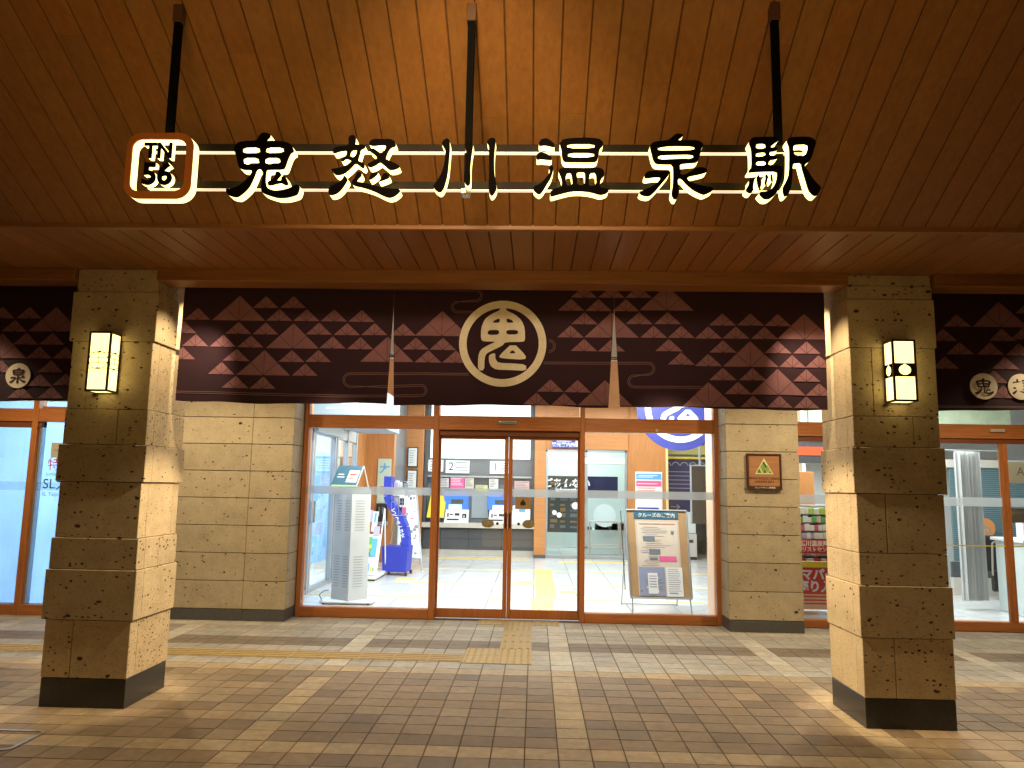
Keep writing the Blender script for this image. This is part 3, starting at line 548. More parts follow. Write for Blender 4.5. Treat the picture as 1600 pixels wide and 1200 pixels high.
# fitting on the right jamb glass
mb=MB(); mb.cyl((1.18+.21,-.055,2.155),(1.39,-.066,2.155),.017,14); mb.build('small_round_fitting',M_BEIGE,ent)

# ---- right bay
bay=thing('side_entrance','timber framed glass doors right of the narrow pier, shop interior behind','entrance',(4.8,0,0))
XR=7.4
bx(2.875,XR,-.052,.07,2.115,2.277,'header',M_FRAME,bay); bx(2.875,XR,-.03,.06,2.062,2.114,'track_cover',M_DARKFR,bay)
bx(2.875,4.2,-.052,.07,0,.082,'bottom_rail',M_FRAME,bay); bx(4.203,XR,-.05,.07,0,.10,'bottom_rail',M_FRAME,bay)
bx(2.875,2.9,-.06,.08,0,2.975,'jamb',M_FRAMEV,bay); bx(4.16,4.2,-.062,.08,0,2.975,'mullion',M_FRAMEV,bay)
mb=MB(); mb.bbox(5.243,5.285,-.035,.005,.1,2.062,.003); mb.bbox(5.287,5.33,-.035,.005,.1,2.062,.003); mb.build('meeting_stiles',M_FRAMEV,bay)
mb=MB(); mb.bbox(5.13,5.30,-.075,-.052,2.19,2.225,.003); mb.build('sensor',M_BEIGE,bay)
pane(2.9,4.16,.02,.08,2.115,bay); pane(4.2,5.243,-.015,.1,2.062,bay); pane(5.33,XR,-.015,.1,2.062,bay); pane(2.9,XR,.02,2.277,2.97,bay,'transom_pane')
for a,b in ((2.9,4.16),(4.2,5.243),(5.33,XR)):
    mb=MB(); mb.box(a,b,-.026,-.0215,1.355,1.455); mb.build('frosted_band',M_BAND,bay)
mb=MB()
for a,b in ((4.2,5.243),(5.33,XR)): mb.box(a,b,-.024,-.021,.915,.927)
mb.build('yellow_line',M_YEL,bay)
# ---- left bay
bay=thing('sheeted_window','timber framed glass doors left of the wide pier, covered inside by blue sheeting','entrance',(-6,-.3,0))
yb=-.31
bx(-9,-4.76,yb-.05,yb+.07,2.135,2.283,'header',M_FRAME,bay); bx(-9,-5.62,yb-.03,yb+.06,2.07,2.134,'track_cover',M_DARKFR,bay)
bx(-9,-4.76,yb-.05,yb+.07,0,.115,'bottom_rail',M_FRAME,bay)
mb=MB(); mb.bbox(-5.72,-5.652,yb-.06,yb+.08,.0,2.99,.003); mb.build('mullion',M_FRAMEV,bay)
mb=MB(); mb.bbox(-5.65,-5.62,yb-.02,yb+.06,.116,2.134,.003); mb.build('aluminium_edge',M_ALU,bay)
bx(-5.62,-4.76,yb-.045,yb+.065,2.284,2.31,'transom_bead',M_FRAME,bay)
pane(-9,-5.72,yb,.11,2.14,bay); pane(-5.62,-4.76,yb,.11,2.14,bay); pane(-9,-4.76,yb,2.283,2.97,bay,'transom_pane')
mb=MB(); mb.box(-9,-5.72,yb-.011,yb-.006,1.36,1.455); mb.box(-5.62,-4.76,yb-.011,yb-.006,1.36,1.455); mb.build('frosted_band',glass_mat('faint_band',(.93,.97,1),.5,haze=.15),bay)
# printed lettering on the glass
def letters(s,size,x,y,z,m,parent,name='lettering',align='CENTER',off=0,sx=1.0,depth=.0006):
    mb=MB(); mb.mesh(text_mesh(s,size,depth,off,align,sx),0,put(x,y,z)); return mb.build(name,m,parent)
yl=yb-.0065
mb=MB(); mb.box(-5.50,-5.30,yl-.002,yl,1.73,1.90); mb.build('pictogram_sticker',mat('sticker_beige',(.55,.5,.42),.6),bay)
letters('---',.06,-5.40,yl-.004,1.87,M_INKG,bay); letters('====',.05,-5.40,yl-.004,1.81,M_INKG,bay)
letters('特急',.155,-5.53,yl,1.645,M_RED,bay,align='LEFT'); letters('Limited Exp.',.055,-5.53,yl,1.545,M_INKG,bay,align='LEFT')
letters('SL大樹',.155,-5.56,yl,1.43,M_INK,bay,align='LEFT'); letters('SL Taiju',.06,-5.56,yl,1.32,M_INKG,bay,align='LEFT')

# ================================================================== NOREN CURTAINS
NY=-3.29
def wave(x,z,top=2.95):
    d=max(0,min(1,(top-z)/.88)); return .010*d*math.sin(x*3.1+.6)+.006*d*math.sin(x*7.7+z*2)+.004*d*math.sin(x*17)
def clip(P,f):
    out=[]
    for i in range(len(P)):
        a,b=P[i],P[(i+1)%len(P)]; fa,fb=f(a),f(b)
        if fa>=0: out.append(a)
        if (fa>=0)!=(fb>=0):
            t=fa/(fa-fb); out.append((a[0]+(b[0]-a[0])*t,a[1]+(b[1]-a[1])*t))
    return out
def noren(x0,x1,zb,slits,tris,lines,label,ztop=3.0):
    t=thing('noren_curtain',label,'curtain',((x0+x1)/2,NY,ztop),'dark split curtains hung between the columns')
    mb=MB(); mb.cyl((x0-.0,NY+.012,2.955),(x1+.0,NY+.012,2.955),.014,10); mb.build('hanging_rod',M_STEELB,t)
    edges=[x0]+[s for s in slits]+[x1]
    E=[x0]+[s[0] for s in slits]+[x1]
    for k in range(len(E)-1):
        sl_l=slits[k-1] if k>0 else None; sl_r=slits[k] if k<len(slits) else None
        def left(z):
            if sl_l is None: return x0-.004*(2.95-z)*(x0<-2) 
            c,zt,wd=sl_l; return c+(wd*max(0,(zt-z)/(zt-zb))/2 if z<zt else .0003)
        def right(z):
            if sl_r is None: return x1-.01*(2.95-z)*0
            c,zt,wd=sl_r; return c-(wd*max(0,(zt-z)/(zt-zb))/2 if z<zt else .0003)
        nx=max(8,int((E[k+1]-E[k])/.03)); nz=24; mb=MB(); V=[]
        for j in range(nz+1):
            z=ztop+(zb-ztop)*j/nz
            for i in range(nx+1):
                f=i/nx; x=left(z)*(1-f)+right(z)*f
                zz=z+(.006*math.sin(x*4+k*2)+.003*math.sin(x*13) if j==nz else 0)
                V.append((x,NY+wave(x,zz),zz))
        for off,flip in ((0,0),(.0016,1)):
            n=len(mb.v); mb.v+=[(a,b+off,c) for a,b,c in V]
            for j in range(nz):
                for i in range(nx):
                    q=(n+j*(nx+1)+i,n+(j+1)*(nx+1)+i,n+(j+1)*(nx+1)+i+1,n+j*(nx+1)+i+1)
                    mb.f.append(q if not flip else q[::-1]); mb.m.append(0); mb.c.append((1,1,1))
        # printed mountains of triangles, clipped at the panel's edges
        def emit(P,m,dy):
            z_=sum(p[1] for p in P)/len(P)
            for f in (lambda p:p[0]-left(p[1])-.001, lambda p:right(p[1])-.001-p[0], lambda p:p[1]-zb-.012, lambda p:ztop-.02-p[1]):
                P=clip(P,f)
                if len(P)<3: return
            mb.face([(a,NY+wave(a,b)-dy,b) for a,b in P],m)
        def sub(P,n=3):
            return [P]
        for ax,bz,sz in tris:
            hw=.1015*sz; hh=.0985*sz; ax*=1e-3; bz*=1e-3
            A=(ax,bz+hh); B1=(ax-hw,bz+.004); B2=(ax+hw,bz+.004); Cc=(ax,bz+.004)
            for B in (B1,B2):
                Mid=((A[0]+B[0])/2,(A[1]+B[1])/2)
                for T in ((A,Mid,Cc),(Mid,B,Cc)):
                    cx=sum(p[0] for p in T)/3; cy=sum(p[1] for p in T)/3
                    # inset so that dark seams stay between the pieces
                    s=1-.0062/(.085*sz)
                    Q=[(cx+(p[0]-cx)*s,cy+(p[1]-cy)*s) for p in T]
                    if sz==2:
                        m0=[((Q[i][0]+Q[(i+1)%3][0])/2,(Q[i][1]+Q[(i+1)%3][1])/2) for i in range(3)]
                        for S in ((Q[0],m0[0],m0[2]),(m0[0],Q[1],m0[1]),(m0[2],m0[1],Q[2]),(m0[0],m0[1],m0[2])): emit(list(S),1,.0035)
                    else: emit(Q,1,.0035)
        for L in lines:
            for a,b in zip(L,L[1:]):
                a=(a[0]*1e-3,a[1]*1e-3); b=(b[0]*1e-3,b[1]*1e-3); dx,dz=b[0]-a[0],b[1]-a[1]; l=math.hypot(dx,dz)
                if l<1e-5: continue
                n=max(1,int(l/.08)); nx_,nz_=-dz/l*.0022,dx/l*.0022
                for i in range(n):
                    p=(a[0]+dx*i/n,a[1]+dz*i/n); q=(a[0]+dx*(i+1)/n,a[1]+dz*(i+1)/n)
                    emit([(p[0]+nx_,p[1]+nz_),(q[0]+nx_,q[1]+nz_),(q[0]-nx_,q[1]-nz_),(p[0]-nx_,p[1]-nz_)],2,.0028)
        # hem line
        mb.build('cloth_panel',[M_CLOTH,M_PINK,M_LINEP],t)
    return t
n0=noren(-2.652,2.098,2.075,[(-1.066,2.80,.052),(.568,2.80,.085)],TRI_MAIN,LINES,'large maroon split curtain with the round cream character crest between the columns')
# crest: ring and character, printed in cream
def ring_poly(r0,r1,n=72):
    return [[(r0*1e4*math.cos(2*math.pi*i/n),r0*1e4*math.sin(2*math.pi*i/n)) for i in range(n)],[(r1*1e4*math.cos(2*math.pi*i/n),r1*1e4*math.sin(2*math.pi*i/n)) for i in range(n)]]
def crest(cx,cz,y,s,m,parent,name='crest',wav=True,thick=.0006):
    mb=MB(); M=put(cx,y,cz)@Matrix.Scale(s,4)
    mb.mesh(poly_mesh(ring_poly(.321,.265),thick,False),0,M)
    mb.mesh(poly_mesh(EMBLEM,thick,True),0,put(cx,y-.0012,cz)@Matrix.Scale(s,4))
    if wav: mb.v=[(a,b+wave(a,c),c) for a,b,c in mb.v]
    return mb.build(name,m,parent)
crest(-.25,2.535,NY-.0062,1,M_CREAM,n0)
# stitched tie across each slit
for x in (-1.066,.568):
    mb=MB()
    for dz in (0,.012): mb.bbox(x-.022,x+.022,NY-.012,NY+.004,2.425+dz,2.430+dz,.001)
    mb.build('slit_stitch',M_CLOTH,n0)
# side curtains
ext_r=[(a+1500,z,s) for a,z,s in TRI_RIGHT]
nr=noren(2.713,6.2,2.085,[(4.3,2.79,.05)],TRI_RIGHT+ext_r,[[(2713,2115),(6200,2120)],[(2713,2106),(6200,2111)]],'maroon split curtain right of the right column with round character badges')
ext_l=[(a-1100,z,s) for a,z,s in TRI_LEFT]
nl=noren(-6.4,-3.273,2.068,[(-4.7,2.79,.05)],TRI_LEFT+ext_l,[],'maroon split curtain left of the left column with one round badge in view')
def badge(cx,cz,glyph,parent,flip=False):
    mb=MB(); M=put(cx,NY-.0065,cz)
    n=40; P=[(.094*1e4*math.cos(2*math.pi*i/n),.094*1e4*math.sin(2*math.pi*i/n)) for i in range(n)]
    mb.mesh(poly_mesh([P],.0005,False),0,M)
    G=GLYPH[glyph]; xs=[p[0] for q in G for p in q]; zs=[p[1] for q in G for p in q]
    mx,mz=(min(xs)+max(xs))/2,(min(zs)+max(zs))/2; s=.128/((max(xs)-min(xs))*1e-4)
    G=[[(a-mx,b-mz) for a,b in q] for q in G]
    mb.mesh(poly_mesh(G,.0005,True),1,put(cx,NY-.0085,cz)@Matrix.Scale(s,4))
    mb.v=[(a,b+wave(a,c),c) for a,b,c in mb.v]
    return mb.build('round_badge',[M_CREAM,M_CLOTH],parent)
badge(-3.865,2.253,'sen',nl)
for k,g_ in enumerate(('oni','do','kawa','on','sen')): badge(3.194+.264*k,2.258,g_,nr)
# ================================================================== STATION SIGN
SYN=-5.75
rk=thing('sign_rack','black hanging rods and two steel rails that carry the glowing station name','sign frame',(-.3,-5.65,2.85))
for x in (-1.623,-.305,1.022):
    mb=MB(); mb.bbox(x-.0155,x+.0155,-5.665,-5.635,2.78,ceil_z(-5.65)+.01,.002); mb.build('hanging_rod',M_STEELB,rk)
    mb=MB(); mb.bbox(x-.021,x+.021,-5.671,-5.629,ceil_z(-5.65)-.07,ceil_z(-5.65)+.02,.003); mb.build('rod_socket',mat('socket_brown',(.09,.035,.012),.7),rk)
for z in (2.935,2.766):
    mb=MB(); mb.bbox(-1.70,1.145,-5.672,-5.64,z-.017,z+.017,.0015); rl=mb.build('rail',M_RAILD,rk)
    mb=MB(); mb.box(-1.69,1.135,-5.671,-5.645,z-.0195,z-.0172); mb.build('underside_glow',M_STRIP,rl)  # glowing strip added to brighten the rail's underside
mb=MB(); mb.bbox(-.33,-.292,-5.69,-5.63,2.725,2.748,.003); mb.build('clamp',M_RAIL,rk)
def glow_letter(polys,name,label,cat,face,sc=1e-4,smooth=True,group=None,me=None,org=None,depth=.024):
    """opaque front plate, light-giving body behind it"""
    xs=[p[0]*sc for q in polys for p in q] if polys else [org[0]]
    t=thing(name,label,cat,(sum(xs)/len(xs) if not org else org[0],SYN,2.8),group)
    mk=(lambda d:poly_mesh(polys,d,smooth,sc)) if me is None else me
    M=lambda y: put(0 if me is None else org[0],y,0 if me is None else org[1])
    mb=MB(); mb.mesh(mk(.004),0,M(SYN+.004)); mb.build('face_plate',face,t)
    mb=MB(); mb.mesh(mk(depth),0,M(SYN+.009+depth)); mb.build('glowing_body',M_GLOW,t)
    return t
for k,lb in (('oni','first large character of the lit station name, nearest the rounded badge'),('do','second large character of the lit station name, crossed strokes over dots'),('kawa','third large character of the lit station name, three upright strokes'),('on','fourth large character of the lit station name, with drops at its left'),('sen','fifth large character of the lit station name, box over spreading strokes'),('eki','last large character of the lit station name at the right end of the rails')):
    glow_letter(GLYPH[k],'sign_letter',lb,'sign letter',M_BLACK,group='lit characters of the station name')
def rrect(cx,cz,hx,hz,r,n=10):
    P=[]
    for sx,sz,a in ((1,1,0),(-1,1,90),(-1,-1,180),(1,-1,270)):
        for i in range(n+1):
            q=R(a+90*i/n); P.append(((cx+sx*(hx-r)+r*math.cos(q))*1e4,(cz+sz*(hz-r)+r*math.sin(q))*1e4))
    return P
bd=glow_letter([rrect(-1.6075,2.818,.1425,.1455,.062),rrect(-1.611,2.820,.1165,.115,.040)],'number_badge','orange rounded square badge with station code TN 56 at the left end','sign',M_ORANGE,smooth=False)
for s,sz,cx,cz,off in (('TN',.094,-1.614,2.882,.0025),('56',.132,-1.613,2.777,.004)):
    for k in range(2):
        pass
    mb=MB(); mb.mesh(text_mesh(s,sz,.003,off,'CENTER',1.0 if s=='56' else .95),0,put(cx,SYN+.003,cz)); p=mb.build('code_lettering',M_BLACK,bd)
    mb=MB(); mb.mesh(text_mesh(s,sz,.012,off,'CENTER',1.0 if s=='56' else .95),0,put(cx,SYN+.019,cz)); mb.build('glowing_body',M_GLOW,p)

# ================================================================== LANTERNS
def lantern(cx,label,kind):
    y0,y1=-3.752,-3.617; z0,z1=2.09,2.505; x0,x1=cx-.078,cx+.078
    t=thing('wall_lantern',label,'wall lamp',(cx,-3.62,2.3),'box lamps on the stone columns')
    mb=MB(); mb.box(x0+.006,x1-.006,y0+.006,y1-.012,z0+.004,z1-.004); mb.build('shade',M_SHADE,t)
    b=.014; mb=MB()
    for x in (x0,x1-b):
        for y in (y0,y1-b): mb.bbox(x,x+b,y,y+b,z0,z1,.0015)
    for z in (z0,z1-b):
        mb.bbox(x0+b,x1-b,y0,y0+b,z,z+b,.0015); mb.bbox(x0+b,x1-b,y1-b,y1,z,z+b,.0015)
        mb.bbox(x0,x0+b,y0+b,y1-b,z,z+b,.0015); mb.bbox(x1-b,x1,y0+b,y1-b,z,z+b,.0015)
    mb.bbox(x0+b,x1-b,y0+b,y1-b,z1-.006,z1-.001,.001)
    mb.bbox(x0-.012,x0+.02,y1-.02,y1,z0-.018,z0-.002,.002)
    mb.build('frame',M_BRONZE,t)
    mb=MB()
    def panels():                                   # front and the two side faces
        yield lambda u,v:Vector((cx+u,y0+.002,v)),.068
        ym=(y0+y1)/2
        yield lambda u,v:Vector((x1-.002,ym+u,v)),.058
        yield lambda u,v:Vector((x0+.002,ym+u,v)),.058
    zc=2.30
    for P,hw in panels():
        if kind=='lattice':
            for z in (zc+.058,zc+.022,zc-.012,zc-.052): mb.cyl(P(-hw,z),P(hw,z),.0022,6)
            mb.cyl(P(0,zc+.075),P(0,zc-.052),.002,6)
            for a0,a1,cz,rr in ((0,180,zc+.018,.045),(180,360,zc-.008,.048)):
                pts=[P(hw*.92*math.cos(R(a0+(a1-a0)*i/14)),cz+rr*math.sin(R(a0+(a1-a0)*i/14))) for i in range(15)]
                mb.tube(pts,.0018,6)
            mb.cyl(P(-.012,zc+.058),P(.012,zc+.066),.004,6); mb.cyl(P(-.014,zc-.05),P(-.004,zc-.05),.004,6); mb.cyl(P(.006,zc-.05),P(.018,zc-.05),.004,6)
        else:
            # band with an oval opening that has a small point on top
            z0b,z1b=zc-.045,zc+.045; n=28; ou=[]; inn=[]
            for i in range(n):
                a=2*math.pi*i/n+math.pi/4
                u,v=math.cos(a),math.sin(a); k=1/max(abs(u),abs(v)); ou.append((u*k*hw,zc+v*k*.045))
                rr=.035 if i!=int(n/8) else .040
                inn.append((u*hw*.58,zc+.0+v*.033+(.007 if abs(u)<.12 and v>0 else 0)))
            for i in range(n):
                j=(i+1)%n; mb.face([P(*ou[i]),P(*ou[j]),P(*inn[j]),P(*inn[i])]); 
            for i in range(n):
                j=(i+1)%n; mb.face([P(*inn[j])+Vector((0,0,0)),P(*ou[j])+Vector((0,.0008,0)),P(*ou[i])+Vector((0,.0008,0)),P(*inn[i])])
    mb.build('lattice' if kind=='lattice' else 'cut_band',M_BRONZE,t)
    return t
lantern(-2.99,'lit box lamp with fine arched lattice band on the left column','lattice')
lantern(2.43,'lit box lamp with dark oval cut band on the right column','band')

# ================================================================== PLAQUE
pl=thing('wall_plaque','small square wooden award plaque with green triangles on the narrow pier','plaque',(2.487,-.41,1.7))
mb=MB(); x0,x1,z0,z1=2.302,2.672,1.5,1.89
mb.bbox(x0,x0+.018,-.44,-.396,z0,z1,.003); mb.bbox(x1-.018,x1,-.44,-.396,z0,z1,.003); mb.bbox(x0+.018,x1-.018,-.44,-.396,z1-.018,z1,.003); mb.bbox(x0+.018,x1-.018,-.44,-.396,z0,z0+.04,.003)
mb.build('frame',mat('plaque_frame',(.07,.025,.012),.5),pl)
mb=MB(); mb.box(x0+.018,x1-.018,-.425,-.40,z0+.04,z1-.018); mb.build('board',mat('plaque_board',(.42,.20,.09),.5,var=.2,vs=3,stretch=(1.5,20,20)),pl)
mb=MB(); cx=2.487; zb=1.668; ht=.175; hw=.10
def tri(mb,P,m,y): mb.face([(cx+a*hw,y,zb+b*ht) for a,b in P],m)
tri(mb,[(-1,0),(1,0),(0,1)],0,-.4265)
for P,m in (([(-.78,.08),(-.30,.08),(-.54,.36)],1),([(-.16,.08),(.28,.08),(.06,.33)],1),([(.46,.08),(.78,.08),(.62,.24)],1),([(-.44,.44),(-.16,.12),(.18,.45),(-.12,.74)],2),([(-.02,.80),(.30,.48),(.16,.38),(-.16,.70)][::-1],1),([(.22,.44),(.10,.34),(.40,.10),(.60,.30),(.34,.56)],2)):
    tri(mb,P,m,-.428)
mb.build('triangle_emblem',[mat('plaque_cream',(.72,.70,.36),.5),mat('plaque_green',(.07,.20,.02),.5),mat('plaque_lime',(.26,.40,.10),.5)],pl)
M_BR=mat('plaque_ink',(.12,.03,.01),.5)
letters('JAPAN WOOD DESIGN',.034,cx,-.4265,1.622,M_BR,pl,off=.0006); letters('AWARD 2017',.034,cx,-.4265,1.586,M_BR,pl,off=.0006)
letters('ウッドデザイン優秀賞',.022,cx,-.4415,1.521,M_PAPER,pl,off=.0003)

# ================================================================== MANHOLE FRAME
mb=MB()
def ring_rect(x0,x1,y0,y1,wd,z0,z1,r=.04):
    mesh=poly_mesh([[(a,b) for a,b in rrect((x0+x1)/2,(y0+y1)/2,(x1-x0)/2,(y1-y0)/2,r)],[(a,b) for a,b in rrect((x0+x1)/2,(y0+y1)/2,(x1-x0)/2-wd,(y1-y0)/2-wd,r*.6)]],(z1-z0)/2,False)
    mb.mesh(mesh,0,Matrix.Translation((0,0,(z0+z1)/2)))
ring_rect(-3.52,-2.89,-4.42,-4.085,.018,-.004,.006)
tag(mb.build('access_cover_frame',M_RAIL),'rounded steel frame of a paver filled access cover on the ground, lower left','access cover')

# ================================================================== INTERIOR SHELL
mb=MB()
tw=.60; r=random.Random(4)
y=.12
ys=[.12,.36]; 
while ys[-1]<12: ys.append(ys[-1]+.6)
x=-8.4
while x<9:
    for a,b in zip(ys,ys[1:]):
        k=1+r.gauss(0,.025); mb.bbox(x+.005,x+tw-.005,a+.005,b-.005,-.03,.003,.001,0,(.60*k,.61*k,.62*k))
    x+=tw
mb.face([(-9,.065,-.003),(9,.065,-.003),(9,12.2,-.003),(-9,12.2,-.003)],1)
struct(mb.build('interior_floor',[mat('floor_tile',(.75,.75,.75),.22,attr=True,var=.03,vs=3),mat('floor_joint',(.12,.125,.135),.7)]))
mb=MB()
for y in (1.62,3.1,5.0): mb.box(-3.0,4.4,y-.035,y+.035,.003,.006)
x0=-.02
for k in range(5): bars(mb,x0-.02,x0+.28,.15+k*.3,.45+k*.3,False)
for k in range(3): bars(mb,-.2+.0,.28,1.9+k*.3,2.2+k*.3,False) if False else None
for k in range(12): bars(mb,.02,.32,1.7+.3*k,2.0+.3*k,False,5)
domes(mb,.36,.66,2.2,2.5); domes(mb,-.28,.0,3.2,3.5); domes(mb,-2.2,-1.9,3.3,3.6)
for k in range(7): domes(mb,-2.2+.3*k,-1.9+.3*k,6.9,7.2)
for k in range(5): domes(mb,.5+.3*k,.8+.3*k,6.6,6.9)
struct(mb.build('interior_guide_strips',mat('indoor_yellow',(.72,.54,.18),.5)))
def wall(x0,x1,y0,y1,z0,z1,m,name='interior_wall'):
    mb=MB(); mb.box(x0,x1,y0,y1,z0,z1); return struct(mb.build(name,m))
wall(-9,9,12.2,12.3,0,4.4,M_IWALL); wall(-9.1,-9,-.2,12.3,0,4.4,M_IWALL); wall(9,9.1,.1,12.3,0,4.4,M_IWALL)
wall(-9,9,.09,12.3,4.3,4.36,M_IWALL,'interior_ceiling')
wall(-3.30,-2.76,5.95,6.15,0,4.3,M_IWOODV,'interior_timber_wall')
wall(-2.76,-2.40,7.35,7.5,0,4.3,M_IWOOD,'interior_timber_wall')
wall(-2.82,-2.76,6.15,7.5,0,4.3,M_MGREY); wall(-9,-3.30,6.0,6.1,0,4.3,M_IWALL)
wall(-.012,.225,7.40,7.72,0.07,4.3,M_IWOOD,'interior_timber_pillar'); wall(-.02,.235,7.392,7.728,0,.07,M_DGREY,'pillar_base')
wall(.226,1.97,7.42,7.55,2.29,4.3,M_IWOOD,'interior_timber_wall')
wall(1.97,2.78,7.5,7.65,0,4.3,M_IWOODV,'interior_timber_wall')
wall(2.78,2.83,7.48,7.66,0,4.3,mat('pale_trim',(.75,.62,.30),.5),'opening_trim')
wall(2.83,4.2,9.6,9.7,0,4.3,M_IWALL); wall(4.2,9,4.6,4.7,0,4.3,M_IWALL); wall(3.95,4.0,2.6,9.6,0,4.3,mat('warm_wall',(.70,.55,.40),.6))
wall(-3.36,-3.30,4.2,5.95,0,4.3,M_IWOODV,'interior_timber_wall')
# pale lining inside the right jamb of the main entrance
wall(2.045,2.085,.09,.42,0,4.3,mat('peach_lining',(.68,.45,.30),.5),'jamb_lining')
wall(3.0,3.06,.4,2.6,0,4.3,M_IWALL)
# ---- left inner door set (aluminium) with tarpaulin behind
dw=thing('aluminium_doors','grey aluminium sliding doors in the left interior wall, blue sheeting beyond','door set',(-3.1,2.5,0))
mb=MB()
for y in (.45,.62,1.62,1.70,2.78,2.9,3.55,4.15): mb.bbox(-3.13,-3.06,y-.03,y+.03,0,2.55,.003)
mb.bbox(-3.13,-3.07,.4,4.2,2.18,2.42,.003); mb.bbox(-3.13,-3.07,.4,4.2,0,.06,.003); mb.build('frame',M_ALU,dw)
mb=MB(); mb.bbox(-3.06,-2.99,1.55,2.95,2.2,2.38,.004); mb.bbox(-2.99,-2.975,2.0,2.18,2.27,2.31,.004); mb.build('operator_box',mat('pale_aluminium',(.62,.64,.62),.4,metal=.3),dw)
mb=MB(); mb.box(-3.102,-3.098,.5,4.15,.06,2.18); mb.build('glass_pane',M_GLASS2,dw)
mb=MB(); mb.bbox(-3.06,-3.03,1.56,1.59,.95,1.25,.004); mb.bbox(-3.06,-3.03,1.73,1.76,.95,1.25,.004); mb.build('handle',M_ALU,dw)
tp=thing('blue_sheeting','pale blue plastic sheeting hung behind the glass at the far left','sheeting',(-5,.5,0))
mb=MB(); n=60
def tarp(mb,p0,p1,z0,z1,n=50,amp=.02):
    for i in range(n):
        a,b=i/n,(i+1)/n
        q=[]
        for t_ in (a,b):
            x=p0[0]+(p1[0]-p0[0])*t_; y=p0[1]+(p1[1]-p0[1])*t_; o=amp*math.sin(t_*37)+amp*.6*math.sin(t_*83)
            dx,dy=p1[0]-p0[0],p1[1]-p0[1]; l=math.hypot(dx,dy); q.append((x-dy/l*o,y+dx/l*o))
        mb.face([(q[0][0],q[0][1],z0),(q[1][0],q[1][1],z0),(q[1][0],q[1][1],z1),(q[0][0],q[0][1],z1)])
tarp(mb,(-8.9,.2),(-3.6,.2),0,2.42,70,.012); mb.build('front_sheet',M_TARP,tp,smooth=True)
mb=MB(); tarp(mb,(-3.42,.35),(-3.42,4.2),.25,1.98,40,.02); mb.build('side_sheet',M_TARP,tp,smooth=True)
# ---- hanging sign box upper left
sb=thing('hanging_sign_box','blue grey sign box hanging inside above the aluminium doors','sign',(-2.8,2.4,2.5))
mb=MB(); mb.bbox(-2.98,-2.30,1.2,3.9,2.33,2.9,.005); mb.build('box',mat('signbox_grey',(.38,.47,.52),.4),sb)
mb=MB()
for k,(a,b,c,d) in enumerate(((-2.9,-2.6,2.62,2.65),(-2.55,-2.4,2.62,2.65),(-2.9,-2.7,2.56,2.58),(-2.6,-2.36,2.55,2.575),(-2.85,-2.5,2.68,2.71),(-2.8,-2.4,2.48,2.50))): mb.box(a,b,1.195,1.199,c,d)
mb.build('print',M_PAPER,sb)

# ---- ticket counter
ct=thing('ticket_counter','grey ticket counter wall with lit white fare board behind the doors','counter',(-1.2,7.7,0))
bx(-2.395,-.015,7.6,7.75,0,.14,'kick',M_BEIGE,ct); bx(-2.395,-.015,7.58,7.75,.14,.58,'lower_panel',M_DGREY,ct)
mb=MB(); 
for x in (-2.0,-1.4,-.7): mb.box(x-.004,x+.004,7.575,7.579,.14,.58)
mb.box(-2.39,-.02,7.574,7.579,.36,.366); mb.build('panel_gap',M_INK,ct)
bx(-2.395,-.015,7.40,7.75,.60,.70,'worktop',M_BEIGE,ct)
bx(-2.395,-.015,7.7,7.8,.70,1.66,'back_panel',M_MGREY,ct)
bx(-2.395,-.015,7.62,7.8,1.66,1.70,'ledge',M_ALU,ct)
bx(-2.395,-.015,7.7,7.82,1.70,4.3,'upper_panel',M_MGREY,ct)
bx(-2.395,-2.33,7.55,7.69,.70,4.3,'side_post',M_DGREY,ct); bx(-.075,-.015,7.55,7.69,.70,4.3,'side_post',M_DGREY,ct)
mb=MB(); mb.bbox(-2.28,-.11,7.62,7.695,2.07,4.0,.004); fb=mb.build('fare_board',M_LIT,ct)
mb=MB()
for k in range(4):
    x=-1.75+rnd.uniform(0,.5); z=2.12+rnd.uniform(0,.55); mb.box(x,x+rnd.uniform(.03,.09),7.617,7.6195,z,z+.006)
mb.build('route_print',mat('faint_ink',(.55,.57,.58),.6),fb)
mb=MB()
for x in (-2.0,-1.2,-.55): mb.box(x-.35,x+.35,7.695,7.699,1.52,1.65)
mb.build('dark_recess',M_DGREY,ct)
mb=MB()
for a,b in ((-1.36,-1.0),): mb.bbox(a,b,7.66,7.698,.80,1.33,.004)
for x in (-1.24,-1.12): mb.box(x-.003,x+.003,7.654,7.659,.80,1.33)
mb.build('locker_front',mat('locker_grey',(.30,.34,.36),.4),ct)
def sign(x0,x1,z0,z1,num,label):
    t=thing('number_sign',label,'sign',((x0+x1)/2,7.65,z0),'numbered window signs')
    mb=MB(); mb.bbox(x0,x1,7.655,7.695,z0,z1,.003); mb.build('panel',M_LITW,t)
    if num: letters(num,.25,x0+.115,7.652,(z0+z1)/2,M_INK,t)
    mb=MB(); o=.22 if num else .04
    for k in range(4): mb.box(x0+o,x1-.03-rnd.uniform(0,.06),7.651,7.654,z1-.05-.055*k,z1-.03-.055*k)
    mb.build('small_print',M_INKG,t)
M_LITW=mat('lit_sign_white',(.85,.85,.85),.5,emit=(.95,1,1),es=.45)
sign(-1.94,-1.43,1.75,2.02,'2','white window sign with a black figure 2')
sign(-.98,-.50,1.75,2.02,'1','white window sign with a black figure 1, partly behind the door stile')
sign(-2.32,-2.0,1.78,2.03,'','small white window sign at the left end of the counter')
